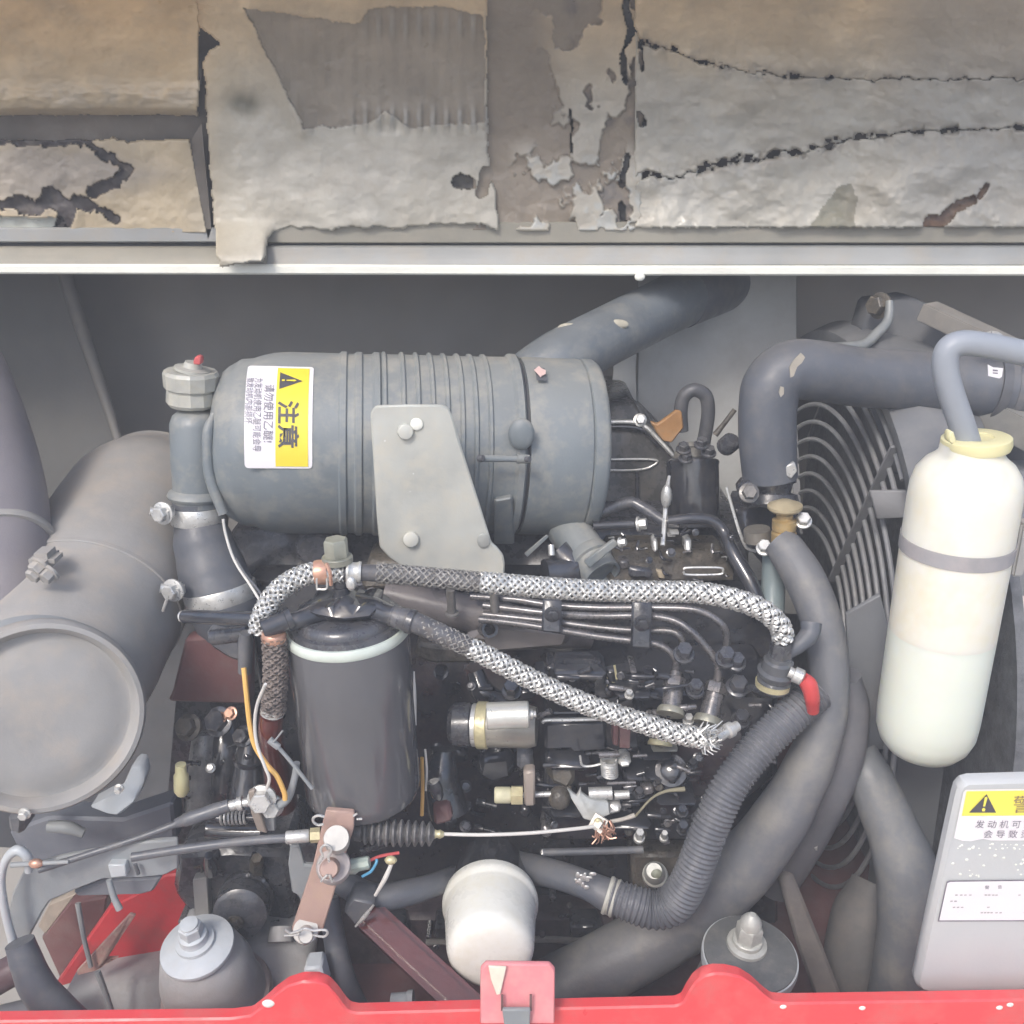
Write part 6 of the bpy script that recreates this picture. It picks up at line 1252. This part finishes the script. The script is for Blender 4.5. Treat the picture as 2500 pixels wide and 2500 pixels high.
# ------------------------------------------------------------------ grey box with labels
bx = thing('relay_box', 'light grey metal box with yellow warning label at the lower right', 'box', (2380, 2420, .66))
BY = .655
fr_ = [(2338, 1936), (2346, 1918), (2364, 1908), (2700, 1898), (2720, 2430), (2268, 2428), (2246, 2420), (2236, 2402)]
def boxY(y): return BY - (y - 1905) / 515.0 * .008
g = G(); g.plate([(x, y, boxY(y)) for x, y in fr_], .014, bev=.005); part('case', g, m_box, bx)
def flatq(x, y, off=.0): return P(x, y, boxY(y) - off)
def quadtext(body, x0, x1, y0, y1, slant, mat, off, par):
    v2, fs = text_geo(body)
    flatpart('lettering', [flatq(x0 + (x1 - x0) * u - slant * (1 - v), y1 + (y0 - y1) * v, off) for u, v in v2], fs, mat, par)
def quad(name, pts, mat, off, par, label=None): return flatpart(name, [flatq(x, y, off) for x, y in pts], [tuple(range(len(pts)))], mat, par, label)
l1 = quad('warning_label', [(2329, 2046), (2352, 1934), (2358, 1928), (2640, 1924), (2640, 2052), (2420, 2052), (2400, 2048), (2370, 2054), (2350, 2053)], m_lwhite, .0008, bx, 'torn white and yellow warning label')
quad('yellow_panel', [(2348, 1992), (2360, 1932), (2636, 1928), (2636, 1990)], m_lyel2, .0014, l1)
quad('warning_triangle', [(2366, 1984), (2409, 1939), (2432, 1984)], m_lblk, .002, l1)
quad('exclamation_mark', [(2400, 1969), (2404, 1947), (2409, 1945), (2411, 1948), (2405, 1969)], m_lyel2, .0025, l1)
quad('exclamation_dot', [(2397, 1975), (2402, 1972), (2406, 1975), (2404, 1981), (2398, 1981)], m_lyel2, .0025, l1)
quadtext('警告', 2476, 2590, 1943, 1985, 6, m_lbrown, .002, l1)
quadtext('发 动 机 可 能', 2384, 2524, 2003, 2022, 4, m_lgrey, .002, l1)
quadtext('会 导 致 烫 伤', 2404, 2546, 2027, 2046, 4, m_lgrey, .002, l1)
l2b = quad('label_border', [(2289, 2250), (2311, 2153), (2318, 2150), (2660, 2146), (2660, 2249)], m_lgrey, .0008, bx)
l2 = quad('notice_label', [(2293, 2247), (2313, 2156), (2320, 2153), (2660, 2149), (2660, 2246)], m_lwhite, .0013, bx, 'white notice label in fine print')
quadtext('警', 2405, 2416, 2162, 2171, 1, m_lgrey, .002, l2); quadtext('告', 2437, 2447, 2161, 2170, 1, m_lgrey, .002, l2)
rnd = random.Random(3)
for y, xs in ((2184, (2332, 2344, 2354, 2366, 2404, 2412, 2422, 2430, 2486, 2520)), (2199, (2320, 2330)), (2214, (2326, 2336, 2346, 2410)), (2227, (2394, 2402, 2410, 2418, 2430, 2440, 2500))):
    for x in xs: quad('fine_print', [(x, y), (x + 6, y - .3), (x + 6, y + 2.6), (x, y + 3)], m_lgrey2, .002, l2)
g = G(); rnd = random.Random(8)
for k in range(48):
    x = rnd.uniform(2325, 2540); y = rnd.uniform(2058, 2140); 
    if rnd.random() < .5: y = rnd.choice((2064, 2070, 2138)) + rnd.uniform(-4, 4)
    r = rnd.uniform(.0005, .0012); g.ball(flatq(x, y, 0), r, 1.3, .35, 1, 6)
part('glue_specks', g, m_whitest, bx, kind='stuff')

# ------------------------------------------------------------------ added haze volume standing in for lens veil, lifts the blacks
hz = G(); hz.add([(x, y, z) for z in (-1, 2.6) for x, y in ((-14.5, -14.5), (14.5, -14.5), (14.5, 14.5), (-14.5, 14.5))], [(0, 3, 2, 1), (4, 5, 6, 7), (0, 1, 5, 4), (1, 2, 6, 5), (2, 3, 7, 6), (3, 0, 4, 7)])
mh = bpy.data.materials.new('lens_veil_haze'); mh.use_nodes = True; nn = mh.node_tree.nodes; nn.remove(nn['Principled BSDF'])
pv = nn.new('ShaderNodeVolumePrincipled'); pv.inputs['Color'].default_value = (.93, .95, 1, 1); pv.inputs['Density'].default_value = 0.10
mh.node_tree.links.new(pv.outputs[0], nn['Material Output'].inputs['Volume'])
ho = solo('haze', hz, mh, None, None, kind='stuff')
